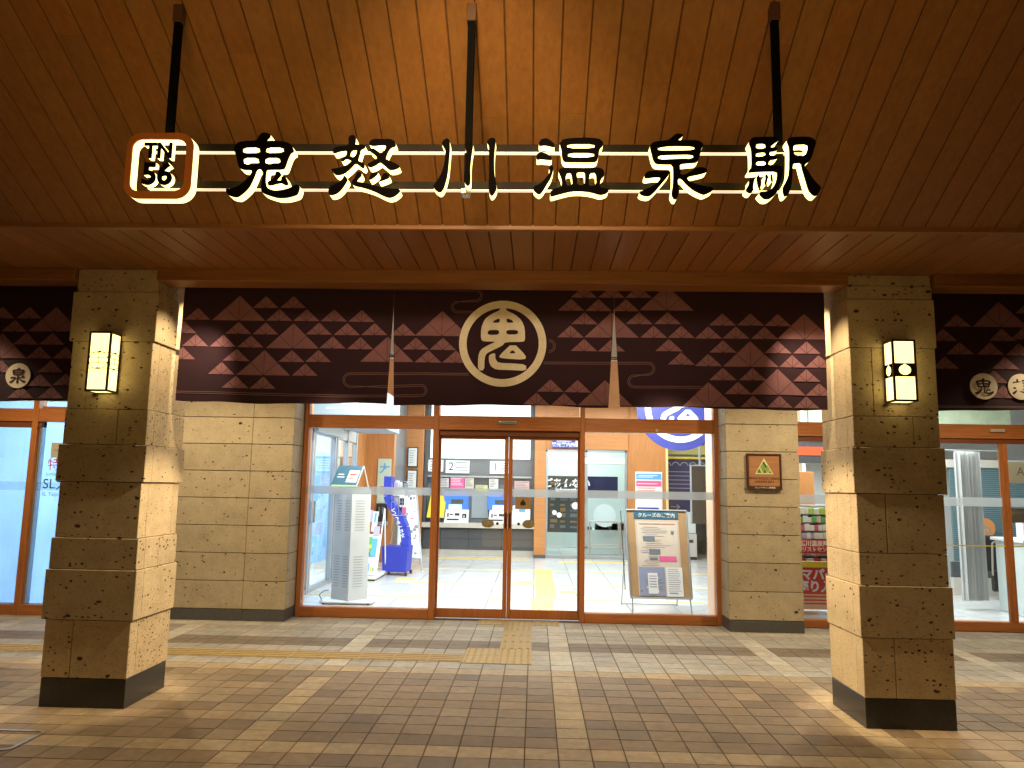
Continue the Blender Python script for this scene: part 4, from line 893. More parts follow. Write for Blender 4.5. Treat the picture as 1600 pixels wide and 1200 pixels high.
# leaflets on the ledge row
for k,(a,b,z0,z1,ms,lb) in enumerate(((-2.18,-1.86,1.44,1.64,('poster_grey',(.62,.60,.58)),'pale grey notice at the left of the counter back wall'),(-1.83,-1.52,1.40,1.66,('poster_magenta',(.72,.12,.32)),'magenta notice on the counter back wall'),(-1.51,-1.32,1.42,1.65,('poster_sand',(.62,.55,.45)),'sand coloured notice beside the magenta one'),(-1.28,-1.02,1.36,1.50,('poster_olive',(.66,.66,.22)),'small yellow green notice on the counter back wall'),(-.99,-.79,1.40,1.64,('poster_cream',(.68,.64,.60)),'cream notice right of the yellow green one'),(-.44,-.12,1.40,1.60,('poster_rose',(.70,.45,.42)),'rose coloured notice at the right of the counter back wall'))):
    t=thing('notice',lb,'notice',((a+b)/2,7.64,z0),'notices over the ticket machines')
    mb=MB(); mb.bbox(a,b,7.63,7.642,z0,z1,.002); mb.build('sheet',mat(ms[0],ms[1],.6),t)
    mb=MB()
    for j in range(5): mb.box(a+.02,b-.02-rnd.uniform(0,.08),7.625,7.629,z1-.03-.035*j,z1-.018-.035*j)
    mb.build('small_print',M_INKG if k!=1 else M_PAPER,t)
yp=thing('yellow_banner','yellow banner leaning on the counter at its left end','banner',(-2.1,7.5,.75))
mb=MB(); mb.face([(-2.30,7.46,.80),(-1.93,7.46,.80),(-1.90,7.60,1.27),(-2.24,7.60,1.27)]); mb.face([(-2.24,7.606,1.27),(-1.90,7.606,1.27),(-1.93,7.466,.80),(-2.30,7.466,.80)]); mb.build('sheet',M_YEL,yp)
mb=MB(); 
for x in (-2.15,-2.09,-2.03): mb.box(x,x+.012,7.47,7.475,.9,1.15)
mb.build('print',M_INKG,yp)
def machine(cx,label):
    t=thing('ticket_machine',label,'ticket machine',(cx,7.5,.7),'ticket machines on the counter')
    mb=MB(); mb.bbox(cx-.28,cx+.23,7.56,7.695,.98,1.36,.006); mb.build('screen_housing',M_SCR,t)
    mb=MB(); mb.box(cx-.13,cx+.13,7.552,7.559,1.10,1.19); mb.build('dark_window',M_DGREY,t)
    mb=MB(); mb.box(cx-.18,cx+.10,7.546,7.551,.985,1.08); mb.build('lit_screen',M_SCRW,t)
    mb=MB(); mb.v=[]; P=[(cx-.26,7.42,.70),(cx+.25,7.42,.70),(cx+.25,7.55,.975),(cx-.24,7.55,.975)]; Q=[(a,7.69,c) for a,b,c in P]
    mb.face(P); mb.face(Q[::-1])
    for i in range(4): mb.face([P[(i+1)%4],P[i],Q[i],Q[(i+1)%4]])
    mb.build('body',M_WHITE,t)
    mb=MB()
    for a,b,c,d in ((-.20,-.17,.82,.90),(-.15,-.08,.86,.885),(-.04,.06,.85,.90),(-.20,.05,.755,.785),(.12,.15,.80,.88),(.17,.21,.80,.88),(.12,.21,.86,.89)):
        y=lambda z:7.42+(z-.70)*.13/.275-.006
        mb.face([(cx+a,y(c),c),(cx+b,y(c),c),(cx+b,y(d),d),(cx+a,y(d),d)])
    mb.build('slots',M_INK,t)
machine(-1.66,'white ticket machine with blue screen, the one fully seen through the left door')
machine(-.72,'white ticket machine with blue screen, half hidden by the door stile in the middle')
t=thing('counter_printer','white box machine on the right end of the counter','machine',(-.3,7.5,.7))
mb=MB(); mb.bbox(-.47,-.09,7.45,7.69,.70,1.08,.01); mb.build('body',M_WHITE,t); mb=MB(); mb.box(-.33,-.2,7.443,7.449,.95,1.05); mb.build('label_print',M_LBLUE,t)
mb=MB(); mb.bbox(-.16,-.10,7.40,7.45,.70,1.22,.005); mb.build('card_holder',M_PAPER,t)

# ---- vestibule doors
vd=thing('vestibule_doors','grey framed glass doors to the information office, teal lit room beyond','door set',(1.1,7.5,0))
mb=MB(); 
for x in (.245,1.06,1.10,1.93): mb.bbox(x-.02,x+.02,7.44,7.52,0,2.28,.003)
mb.bbox(.226,1.95,7.44,7.52,2.235,2.288,.003); mb.bbox(.226,1.95,7.43,7.53,0,.07,.003); mb.bbox(.266,1.91,7.44,7.5,.22,.25,.003)
mb.build('frame',M_ALU,vd)
mb=MB(); mb.bbox(.266,1.91,7.42,7.54,1.98,2.12,.004); mb.bbox(.62,.86,7.41,7.42,2.03,2.08,.003); mb.build('operator_box',mat('pale_aluminium',(.62,.64,.62),.4),vd)
mb=MB(); mb.box(.266,1.91,7.478,7.482,.07,1.98); mb.box(.266,1.91,7.478,7.482,2.12,2.235); mb.build('glass_pane',M_GLASS2,vd)
mb=MB(); mb.tube([(1.16,7.40,.78),(1.72,7.40,.78),(1.80,7.40,.72),(1.80,7.40,.12)],.016); mb.tube([(1.16,7.40,.78),(1.16,7.40,.12)],.016); mb.cyl((1.16,7.40,.3),(1.80,7.40,.3),.010); mb.build('guard_rail',M_RAIL,vd)
letters('ごあんない',.20,.68,7.472,1.56,M_PAPER,vd,off=.006,name='door_lettering'); letters('Information',.12,.72,7.472,1.43,M_PAPER,vd,off=.003,name='door_lettering')
mb=MB()
for x,z,rr in ((.86,1.10,.075),(.42,.95,.05),(.52,.90,.055)): mb.cyl((x,7.474,z),(x,7.468,z),rr,24)
mb.build('round_stickers',M_PAPER,vd)
mb=MB(); mb.cyl((1.49,7.62,.90),(1.49,7.60,.90),.24,36); mb.build('round_screen',mat('pale_disc',(.75,.82,.85),.5),vd)
tb=thing('information_board','dark information board seen through the office glass doors','board',(.7,9.2,.6))
mb=MB(); mb.bbox(.3,1.05,9.0,9.1,.45,1.75,.01); mb.build('panel',M_DGREY,tb)
for k in range(9):
    for j in range(3):
        a=.36+j*.23; z=.55+k*.125; mb=MB(); mb.box(a,a+rnd.uniform(.08,.19),8.99,8.997,z,z+rnd.uniform(.04,.09)); mb.build('leaflet',rnd.choice((M_MGREY,M_INKG,M_CORK)),tb)
tb=thing('office_desk','low office desk with papers behind the right glass leaf','desk',(1.5,8.6,0))
mb=MB(); mb.bbox(1.1,2.3,8.5,8.9,0,.55,.01); mb.build('body',M_TEALG,tb)
mb=MB(); 
for k in range(14): 
    a=rnd.uniform(1.1,2.0); mb.bbox(a,a+.14,8.5,8.6,.55,.6+rnd.uniform(0,.18),.003,rnd.randrange(4))
mb.build('papers',[M_PAPER,M_NAVY,M_DGREY,M_LBLUE],tb)
mb=MB(); mb.bbox(1.2,1.95,9.2,9.3,1.25,1.75,.005); tag(mb.build('wall_monitor',M_NAVY),'dark monitor high on the office wall behind the right glass leaf','monitor')
wall(.0,2.75,10.4,10.5,0,4.3,M_TEALG); wall(2.70,2.76,7.66,10.4,0,4.3,M_IWALL); wall(-.02,.04,7.73,10.4,0,4.3,M_TEALG)
t=thing('blue_office_sign','small blue sign with white lettering over the information office doors','sign',(.6,7.3,2.35))
mb=MB(); mb.bbox(.36,.99,7.30,7.33,2.31,2.50,.003); mb.build('panel',M_BLUE,t)
letters('観光案内所',.10,.60,7.297,2.375,M_PAPER,t,off=.002); letters('Information',.065,.60,7.297,2.455,M_PAPER,t,off=.001)
mb=MB(); mb.box(.85,.97,7.293,7.297,2.34,2.48); mb.build('pictogram',M_PAPER,t)

# ---- poster, map and monitor at the right
t=thing('timetable_poster','white poster with blue and pink bands on the orange timber wall','poster',(2.4,7.47,1.4))
mb=MB(); mb.bbox(2.13,2.70,7.47,7.495,.85,1.84,.003); mb.build('sheet',M_PAPER,t)
mb=MB(); mb.box(2.15,2.68,7.464,7.469,1.68,1.80,0); mb.box(2.15,2.68,7.464,7.469,1.53,1.65,1)
mb.box(2.17,2.5,7.460,7.463,1.72,1.735,2); mb.box(2.2,2.6,7.460,7.463,1.75,1.765,2); mb.box(2.17,2.6,7.460,7.463,1.58,1.595,2)
for k in range(4): mb.box(2.17,2.66-rnd.uniform(0,.2),7.464,7.469,1.49-.05*k,1.50-.05*k,3)
mb.box(2.17,2.62,7.464,7.469,1.06,1.09,4); mb.build('print',[M_LBLUE,M_PINKP,M_PAPER,M_RED,M_BLUE],t)
t=thing('route_map_display','dark navy display wall with wave border and white arrow at the right','display',(3.4,8.2,1))
mb=MB(); mb.bbox(2.84,3.95,8.2,8.26,1.0,2.14,.004); mb.build('panel',M_NAVY,t)
mb=MB()
for k in range(6):
    x=2.93+.19*k; pts=[(x+.08*math.cos(R(q*15)),8.193,2.0+.075*math.sin(R(q*15))) for q in range(13)]; mb.tube(pts,.009,6)
for k in range(7): mb.box(2.9,3.9-rnd.uniform(0,.5),8.193,8.197,1.86-.09*k,1.872-.09*k)
mb.box(3.0,3.2,8.19,8.196,1.09,1.105); mb.tube([(3.13,8.19,1.15),(3.2,8.19,1.0975),(3.13,8.19,1.045)],.008,6)
mb.build('print',mat('display_print',(.42,.42,.52),.5),t)
bx(2.84,3.95,8.15,8.25,2.15,2.20,'display_header_trim',M_YEL,t)
mb=MB(); mb.box(2.9,3.9,8.1,8.14,2.25,2.45); mb.build('display_header',mat('olive_sign',(.50,.47,.15),.5),t)
t=thing('wall_monitor','large dark upright monitor hanging behind the notice board','monitor',(2.74,4,1.4))
mb=MB(); mb.bbox(2.595,2.90,3.95,4.02,.93,1.87,.006); mb.build('screen',mat('dark_brown_screen',(.045,.032,.02),.3),t)
mb=MB(); mb.bbox(2.585,2.60,3.94,4.03,.92,1.89,.003); mb.bbox(2.585,2.90,3.94,4.03,1.872,1.892,.003); mb.build('rim',M_ALU,t)
mb=MB(); mb.cyl((2.75,4.0,1.88),(2.75,4.0,4.3),.02); mb.build('hanger',M_ALU,t)
t=thing('ticket_gate','pale ticket gate cabinet with green panel at the far right of the hall','ticket gate',(3.3,7.9,0))
mb=MB(); mb.bbox(2.95,3.18,7.7,8.1,.06,.62,.01); mb.build('cabinet',mat('gate_grey',(.55,.53,.50),.5),t); mb=MB(); mb.bbox(3.22,3.46,7.7,8.1,.06,.55,.01); mb.build('cabinet',mat('gate_grey',(.55,.53,.50),.5),t)
mb=MB(); mb.bbox(3.0,3.14,7.69,7.70,.66,.95,.002); mb.build('lime_panel',M_LIME,t)
mb=MB(); mb.bbox(3.15,3.45,7.75,7.9,.56,1.0,.004); mb.build('teal_panel',M_TEALG,t)
mb=MB(); mb.bbox(2.95,3.18,7.7,8.1,0,.058,.01); mb.build('base',M_DARK,t); mb=MB(); mb.bbox(3.22,3.46,7.7,8.1,0,.058,.01); mb.build('base',M_DARK,t); mb=MB(); mb.box(3.28,3.38,7.69,7.70,.36,.42); mb.build('ticket_slot',M_DARK,t)
wall(3.48,3.95,9.0,9.05,.3,1.2,M_MGREY,'grey_partition')

# ---- round crest board
t=thing('round_crest_sign','big round blue board with white character crest hanging inside the right pane','sign',(1.97,1.4,2.6))
mb=MB(); mb.cyl((1.93,1.43,2.57),(1.93,1.40,2.57),.57,64); mb.build('disc',mat('crest_blue',(.045,.055,.30),.5,var=.1,vs=3,stretch=(.5,.5,30)),t)
crest(1.93,2.57,1.395,1.45,M_PAPER,t,wav=False); mb=MB(); mb.cyl((1.93,1.41,3.14),(1.93,1.41,4.3),.01); mb.build('hanger',M_ALU,t)

# ---- notice board on its A frame
ab=thing('notice_easel','cork notice board in a silver frame on thin legs inside the right pane','notice board',(1.5,.75,0))
def onb(u,v,d=0):                                    # u across, v up the leaning face
    zb,zt=.185,1.222; y=.66+.22*v
    x=(1.172+.735*u)+(-.032+.02*u)*v
    return (x,y-d,zb+(zt-zb)*v)
def quad(mb,u0,u1,v0,v1,d,m=0,rot=0): mb.face([onb(u0,v0,d),onb(u1,v0,d),onb(u1,v1,d),onb(u0,v1,d)],m)
mb=MB(); quad(mb,0,1,0,1,0); mb.face([onb(0,1,-.02),onb(1,1,-.02),onb(1,0,-.02),onb(0,0,-.02)]); mb.build('cork_panel',M_CORK,ab)
mb=MB()
for a,b in (((0,0),(1,0)),((1,0),(1,1)),((1,1),(0,1)),((0,1),(0,0))): mb.cyl(onb(*a,.004),onb(*b,.004),.013,8)
mb.build('frame',M_ALU,ab)
mb=MB()
for u in (.03,.97):
    p=onb(u,0); mb.cyl(p,(p[0]+(.012 if u>.5 else -.004),p[1]-.04,0),.009,8); q=onb(u,1); mb.cyl(q,(q[0]-.03+.0*u,q[1]+.42,0),.009,8)
q0=onb(.03,1);q1=onb(.97,1); mb.cyl((q0[0]-.03,q0[1]+.41,.02),(q1[0]-.03,q1[1]+.41,.02),.007,8)
mb.build('legs',M_ALU,ab)
mb=MB(); quad(mb,-.045,-.03,.05,.98,-.3); mb.build('rear_panel',M_DARK,ab)
mb=MB(); quad(mb,.13,.86,.90,.985,.008); hb=mb.build('header_strip',M_TEAL,ab)
def onb_text(s,size,u,v,m,parent,off=.0):
    a=Vector(onb(u,v,.0125)); ex=(Vector(onb(1,v))-Vector(onb(0,v))).normalized(); ez=(Vector(onb(u,1))-Vector(onb(u,0))).normalized(); nn=ex.cross(ez)
    M=Matrix(((ex.x,ez.x,nn.x,a.x),(ex.y,ez.y,nn.y,a.y),(ex.z,ez.z,nn.z,a.z),(0,0,0,1)))
    mb=MB(); mb.mesh(text_mesh(s,size,.0004,off),0,M); mb.build('lettering',m,parent)
onb_text('クルーズのご案内',.058,.50,.94,M_PAPER,hb,.001)
M_POST=mat('poster_peach',(.60,.47,.36),.6,var=.05,vs=4)
mb=MB(); quad(mb,.14,.86,.02,.89,.006,0); quad(mb,.17,.83,.33,.865,.0075,1); ps=mb.build('poster',[M_POST,mat('poster_pale',(.66,.56,.46),.6)],ab)
mb=MB(); M4=[M_INKG,mat('poster_slate',(.16,.19,.22),.6),M_PINKP,mat('poster_photo',(.27,.30,.42),.6),M_PAPER,mat('poster_brownline',(.42,.24,.16),.6),mat('poster_mauve',(.36,.30,.38),.6)]
quad(mb,.20,.80,.835,.848,.010,5)
r=random.Random(9)
for k in range(22):
    v=.80-.021*k; a=.2+r.uniform(0,.14); b=a+r.uniform(.15,.42); quad(mb,a,min(b,.8),v,v+.005,.0095,r.choice((0,5,0,6)))
for a,b,c,d,m in ((.26,.45,.64,.70,1),(.35,.53,.49,.55,1),(.35,.48,.425,.455,1),(.51,.79,.41,.47,2),(.72,.77,.72,.76,1)): quad(mb,a,b,c,d,.011,m)
quad(mb,.16,.58,.03,.345,.010,3); quad(mb,.60,.87,.02,.345,.010,4)
for k in range(26):
    a=.17+r.uniform(0,.34); v=.04+r.uniform(0,.24); quad(mb,a,a+r.uniform(.02,.07),v,v+r.uniform(.015,.05),.0108+.0001*k,r.choice((1,3,6,4,0)))
quad(mb,.30,.46,.05,.28,.0145,4)
for k in range(5): quad(mb,.32,.44,.24-.03*k,.25-.03*k,.0155,r.choice((0,6)))
for k in range(11): quad(mb,.63,.84-r.uniform(0,.06),.32-.024*k,.326-.024*k,.0112,0)
quad(mb,.64,.78,.05,.065,.0112,3)
mb.build('print',M4,ps)

# ---- white perforated tower with a blue poster on top
kk=thing('display_tower','tall white slotted display tower behind the left pane, blue poster on top','display stand',(-2.33,.95,0))
Pc=[Vector((-2.56,.98,0)),Vector((-2.30,.80,0)),Vector((-2.10,.98,0)),Vector((-2.36,1.14,0))]
mb=MB(); B=[p+Vector((0,0,.05)) for p in Pc]; T=[p+Vector((0,0,1.43)) for p in Pc]
for i in range(4): mb.face([B[i],B[(i+1)%4],T[(i+1)%4],T[i]])
mb.face(T); mb.build('body',mat('tower_white',(.62,.62,.60),.45,var=.05,vs=3),kk)
mb=MB()
for i,cols in ((0,(.12,.62)),(1,(.2,))):
    a,b=B[i],B[i+1]; n=Vector((0,0,1)).cross(b-a).normalized()*-1
    for u in cols:
        for z in list(range(5,17))+list(range(26,38)):
            p=a.lerp(b,u)-n*.0 ; q=a.lerp(b,u+.28 if i==0 else u+.5); o=(b-a).cross(Vector((0,0,1))).normalized()*.002
            mb.face([p+o+Vector((0,0,.033*z)),q+o+Vector((0,0,.033*z)),q+o+Vector((0,0,.033*z+.008)),p+o+Vector((0,0,.033*z+.008))])
mb.build('slots',mat('slot_grey',(.33,.33,.33),.6),kk)
mb=MB(); 
for s_ in (Vector((-2.62,1.0,.025)),Vector((-2.02,1.0,.025))): pass
mb.bbox(-2.66,-2.0,.80,1.15,.012,.05,.015); mb.build('base_plate',M_WHITE,kk)
mb=MB(); mb.cyl((-2.62,.82,.012),(-2.60,.82,.012),.018); mb.cyl((-2.06,.82,.012),(-2.04,.82,.012),.018); mb.build('castor',M_DARK,kk)
mb=MB(); mb.tube([(-2.62,.80,.05),(-2.66,.80,.12),(-2.60,.80,.17),(-2.54,.80,.18)],.005,6); mb.build('cable',M_DARK,kk)
pb=thing('tilted_blue_poster','tilted teal blue poster board on top of the white tower','poster',(-2.37,.9,1.43))
mb=MB(); P=[(-2.60,.86,1.46),(-2.27,.86,1.455),(-2.215,1.0,1.72),(-2.54,1.0,1.72)]; mb.face(P); mb.face([(a,b+.012,c) for a,b,c in P[::-1]])
mb.build('board',M_TEAL,pb)
def lp(u,v,d=.003):
    a=Vector(P[0]).lerp(Vector(P[1]),u); b=Vector(P[3]).lerp(Vector(P[2]),u); q=a.lerp(b,v); return (q.x,q.y-d,q.z)
mb=MB(); 
for u0,u1,v0,v1,m,d in ((.52,.93,.2,.78,0,.004),(.03,.97,.0,.06,2,.004),(.12,.35,.55,.6,1,.004),(.12,.4,.42,.47,1,.004),(.58,.85,.55,.62,3,.007),(.58,.8,.35,.40,3,.007)): mb.face([lp(u0,v0,d),lp(u1,v0,d),lp(u1,v1,d),lp(u0,v1,d)],m)
mb.build('print',[M_PAPER,M_TEALG,M_LIME,M_RED],pb)
mb=MB(); 
for a,b in ((1,2),): mb.cyl(P[a],P[b],.008)
mb.cyl(P[2],(-2.15,1.04,1.43),.008); mb.cyl(P[1],(-2.15,1.04,1.43),.006); mb.build('stand',M_BEIGE,pb)

# ---- leaflet rack left
lr=thing('leaflet_rack','small white slanted leaflet rack with colourful brochures near the orange wall','leaflet rack',(-2.4,3.4,0))
mb=MB()
for x in (-2.74,-2.22):
    mb.cyl((x,3.15,.05),(x-.02,3.75,1.12),.018); mb.cyl((x,3.95,.05),(x-.02,3.75,1.12),.018)
mb.bbox(-2.78,-2.2,3.1,3.98,.03,.08,.01); mb.v=[(-2.80+(p[0]+2.80)*.60,p[1],p[2]*.97) for p in mb.v]; mb.build('frame',M_WHITE,lr)
mb=MB()
for x in (-2.7,-2.3): mb.cyl((x,3.2,.02),(x+.04,3.2,.02),.03)
mb.v=[(-2.80+(p[0]+2.80)*.60,p[1],p[2]*.97) for p in mb.v]; mb.build('castor',M_DARK,lr)
def slant(mb,x0,x1,v0,v1,m,d=.0):
    f=lambda x,v:(x-.02*v,3.15+.6*v-.03-d,.05+1.07*v); mb.face([f(x0,v0),f(x1,v0),f(x1,v1),f(x0,v1)],m)
mb=MB(); slant(mb,-2.72,-2.23,.05,.62,0); slant(mb,-2.66,-2.42,.30,.58,1,.02); slant(mb,-2.42,-2.28,.30,.56,2,.02); slant(mb,-2.66,-2.42,.42,.47,3,.03); slant(mb,-2.66,-2.44,.3,.36,5,.03)
for k in range(7): slant(mb,-2.68+.06*k,-2.64+.06*k,.10,.22-rnd.uniform(0,.08),rnd.choice((4,3,2,1)),.02)
slant(mb,-2.74,-2.56,.60,.78,4,.01); slant(mb,-2.5,-2.36,.66,.96,0,.01); slant(mb,-2.66,-2.5,.80,.98,6,.02); slant(mb,-2.45,-2.40,.8,.94,2,.03); slant(mb,-2.42,-2.26,.6,.74,6,.02)
mb.v=[(-2.80+(p[0]+2.80)*.60,p[1],p[2]*.97) for p in mb.v]; mb.build('brochures',[M_PAPER,M_GREEN,M_LBLUE,M_YEL,M_RED,M_TEAL,mat('flyer_lilac',(.5,.42,.62),.6)],lr)

# ---- blue wheeled stand
bs=thing('blue_display_stand','bright blue wheeled stand with curved lettered arm and magazine basket','display stand',(-2.3,4.0,0))
mb=MB(); bm=bmesh.new(); 
P0=[(-2.50,3.92),(-2.10,3.86),(-2.08,4.25),(-2.46,4.3)]
def prism(mb,P,z0,z1,sc=1.0,m=0):
    cx=sum(p[0] for p in P)/4; cy=sum(p[1] for p in P)/4; a=[(p[0],p[1],z0) for p in P]; b=[(cx+(p[0]-cx)*sc,cy+(p[1]-cy)*sc,z1) for p in P]
    mb.face(a[::-1],m); mb.face(b,m)
    for i in range(4): mb.face([a[i],a[(i+1)%4],b[(i+1)%4],b[i]],m)
bm.free(); prism(mb,P0,.06,.47,1.10); mb.build('box_base',M_BLUE,bs)
mb=MB()
for p in P0: mb.cyl((p[0]-.02,p[1],.03),(p[0]+.02,p[1],.03),.03,12)
mb.build('castor',M_DARK,bs)
arm=[(-2.13,.40),(-2.14,.62),(-2.17,.78),(-2.24,.93),(-2.33,1.07),(-2.43,1.20),(-2.46,1.30),(-2.46,1.62)]
mb=MB()
for (xa,za),(xb,zb) in zip(arm,arm[1:]):
    dx,dz=xb-xa,zb-za; l=math.hypot(dx,dz); nx,nz=-dz/l*.062,dx/l*.062
    A=[(xa+nx,3.88,za+nz),(xa-nx,3.88,za-nz),(xb-nx,3.88,zb-nz),(xb+nx,3.88,zb+nz)]; Bq=[(a,4.16,c) for a,b,c in A]
    mb.face(A[::-1]); mb.face(Bq)
    for i in range(4): mb.face([A[i],A[(i+1)%4],Bq[(i+1)%4],Bq[i]])
mb.build('curved_arm',M_BLUE,bs)
mb=MB()
for k in range(7):
    x=-2.325+.033*k-.0012*k*k*.5; z=1.03-.055*k; mb.mesh(text_mesh('レンタサイクル'[k],.075,.0006,.003),0,put(-2.345+.028*k,3.872,1.06-.068*k)@Matrix.Rotation(R(-55+4*k),4,'Z'))
mb.build('arm_lettering',M_PAPER,bs)
mb=MB()
for z in (.98,1.2,1.42):
    for x in (-2.38,-2.16): mb.cyl((x,3.88,z),(x,4.1,z),.006,6)
    mb.cyl((-2.38,3.88,z),(-2.16,3.88,z),.006,6)
for x in (-2.38,-2.32,-2.26,-2.2,-2.15): mb.cyl((x,3.88,.98),(x,3.88,1.5),.004,6)
mb.build('wire_basket',M_RAIL,bs)
mb=MB(); r=random.Random(12)
for k in range(18):
    a=-2.39+r.uniform(0,.2); z=r.choice((1.0,1.15,1.3,1.42)); mb.bbox(a,a+.07,3.9+.01*k,3.905+.01*k,z,z+r.uniform(.08,.14),.001,r.randrange(5))
mb.build('magazines',[M_PAPER,M_PINKP,mat('flyer_lilac',(.5,.42,.62),.6),M_INKG,M_NAVY],bs)
# ---- white poster easel behind it
pe=thing('white_poster_easel','tall white poster easel standing behind the blue stand','poster easel',(-2.25,5.0,0))
mb=MB(); Q=[(-2.42,4.75,.22),(-1.98,4.75,.20),(-2.17,5.15,1.40),(-2.47,5.15,1.42)]; mb.face(Q); mb.face([(a,b+.02,c) for a,b,c in Q[::-1]]); mb.build('board',M_PAPER,pe)
mb=MB()
for a,b in zip(Q,Q[1:]+Q[:1]): mb.cyl(a,b,.014,8)
mb.cyl(Q[1],(-1.95,4.68,0),.010,8); mb.cyl(Q[0],(-2.5,4.68,0),.010,8); mb.cyl(Q[2],(-2.15,5.7,0),.010,8); mb.cyl(Q[3],(-2.75,5.5,0),.010,8); mb.build('frame',M_ALU,pe)
mb=MB(); r=random.Random(3)
for k in range(40):
    u=r.uniform(.05,.8); v=r.uniform(.04,.94); du=r.uniform(.04,.16); dv=r.uniform(.008,.05)
    f=lambda u,v:tuple(Vector(Q[0]).lerp(Vector(Q[1]),u).lerp(Vector(Q[3]).lerp(Vector(Q[2]),u),v)+Vector((0,-.006-.0001*k,0)))
    mb.face([f(u,v),f(u+du,v),f(u+du,v+dv),f(u,v+dv)],r.choice((0,0,1,2,3)))
mb.build('print',[M_INKG,M_PINKP,M_NAVY,mat('flyer_sand',(.62,.55,.45),.6)],pe)
# ---- things on the timber walls
t=thing('wall_poster','pale green poster with a large blue character on the orange wall','poster',(-2.95,5.9,1.5))
mb=MB(); mb.bbox(-3.06,-2.80,5.92,5.945,1.12,1.98,.003); mb.build('sheet',mat('poster_mint',(.55,.68,.55),.6),t)
letters('大',.20,-2.925,5.917,1.78,M_LBLUE,t,off=.006); mb=MB(); mb.box(-3.0,-2.85,5.913,5.918,1.3,1.45); mb.box(-2.98,-2.87,5.908,5.912,1.33,1.36); mb.build('print',[M_CORK],t)
t=thing('wall_telephone','dark telephone box on the orange wall beside the blue stand','telephone',(-2.95,5.9,1))
mb=MB(); mb.bbox(-3.05,-2.84,5.87,5.945,.78,1.12,.01); mb.build('housing',M_DARK,t); mb=MB(); mb.bbox(-3.07,-2.82,5.86,5.945,.70,.775,.01); mb.build('shelf',M_ALU,t)
mb=MB(); mb.cyl((-2.99,5.85,1.05),(-2.99,5.85,.88),.016); mb.bbox(-2.94,-2.88,5.862,5.869,.92,1.05,.002); mb.build('handset',M_MGREY,t)
for z0,z1,lb in ((1.86,2.28,'upper white framed notice on the recessed orange wall'),(1.40,1.80,'lower white framed notice on the recessed orange wall')):
    t=thing('framed_notice',lb,'notice',(-2.58,7.3,z0),'framed notices by the ticket counter')
    mb=MB(); mb.bbox(-2.72,-2.50,7.30,7.345,z0,z1,.004); mb.build('frame',M_DARK,t)
    mb=MB(); mb.box(-2.70,-2.52,7.292,7.299,z0+.02,z1-.02); mb.build('sheet',M_PAPER,t)
    mb=MB()
    for k in range(6): mb.box(-2.68,-2.56-rnd.uniform(0,.05),7.286,7.291,z1-.08-.05*k,z1-.07-.05*k)
    mb.build('small_print',M_INKG,t)
mb=MB(); mb.cyl((-2.70,7.25,1.36),(-2.70,7.34,1.36),.05,16); tag(mb.build('round_wall_lamp',M_SCRW),'small round pale lamp under the framed notices','lamp')

# ================================================================== RIGHT BAY INTERIOR
t=thing('souvenir_rack','tall rack of colourful packets seen between narrow pier and right column','rack',(3.5,.9,0))
mb=MB()
for k in range(8): mb.bbox(3.08,4.1,.80,1.1,.50+.1*k,.512+.1*k,.002)
mb.bbox(3.08,4.1,1.1,1.14,.05,1.32,.003); mb.build('shelves',M_ALU,t)
mb=MB(); r=random.Random(21); cols=[M_RED,M_PINKP,M_YEL,M_PAPER,M_GREEN,mat('flyer_lilac',(.5,.42,.62),.6),M_NAVY,M_LIME,mat('flyer_sand',(.62,.55,.45),.6)]
rows=[(7,3),(8,4),(3,1),(3,5),(8,6),(3,8),(0,0),(7,4)]
for k in range(8):
    x=3.09
    while x<4.05:
        w_=r.uniform(.035,.07); mb.bbox(x,x+w_-.004,.79,.9,.513+.1*k,.513+.1*k+r.uniform(.06,.083),.002,r.choice(rows[7-k]+(3,))); x+=w_
mb.build('packets',cols,t)
t=thing('red_ticket_poster','red and yellow poster about advance tickets low in the right glass','poster',(3.5,.6,.3))
mb=MB(); mb.bbox(3.05,4.1,.60,.62,.10,.66,.002); mb.build('sheet',mat('poster_orange',(.80,.50,.30),.6),t)
mb=MB(); mb.box(3.05,4.1,.594,.599,.59,.655,1); mb.box(3.10,4.1,.594,.599,.28,.585,0); mb.face([(3.06,.592,.43),(3.16,.592,.30),(3.16,.592,.56)],0); mb.build('print',[M_RED,M_YEL],t)
letters('テーマパーク前',.14,3.40,.590,.50,M_PAPER,t,off=.006); letters('前売り入場券',.14,3.42,.590,.36,M_PAPER,t,off=.006)
for k in range(3):
    mb=MB(); mb.box(3.14,3.8,.594,.599,.24-.04*k,.255-.04*k); mb.build('small_print',M_RED,t)
t=thing('red_shelf_banner','red strip banner with white lettering across the packet rack','banner',(3.5,.75,.8))
mb=MB(); mb.bbox(3.06,4.1,.755,.765,.74,.90,.002); mb.build('sheet',M_RED,t); letters('鬼怒川温泉駅前',.07,3.42,.752,.855,M_PAPER,t,off=.002); letters('ツーリストセンター',.062,3.42,.752,.785,M_PAPER,t,off=.002)
t=thing('led_departure_board','grey departure board with glowing red and orange text','display',(3.6,1.2,2))
mb=MB(); mb.bbox(3.08,4.1,1.1,1.25,1.85,2.20,.005); mb.build('housing',M_MGREY,t)
mb=MB(); mb.box(3.10,4.08,1.093,1.099,1.95,2.06,0); mb.box(3.5,3.8,1.09,1.092,2.13,2.145,1); mb.build('lit_text_strip',[mat('led_red',(.6,.1,.05),.5,emit=(1,.16,.05),es=.8),M_PAPER],t)
mb=MB(); mb.cyl((3.55,1.18,2.2),(3.55,1.18,4.3),.012); mb.build('hanger',M_ALU,t)
t=thing('timber_post','pale orange timber post standing behind the packet rack','post',(3.5,2,0)); bx(3.42,3.9,2.0,2.1,0,1.76,'post',M_IWOODV,t)
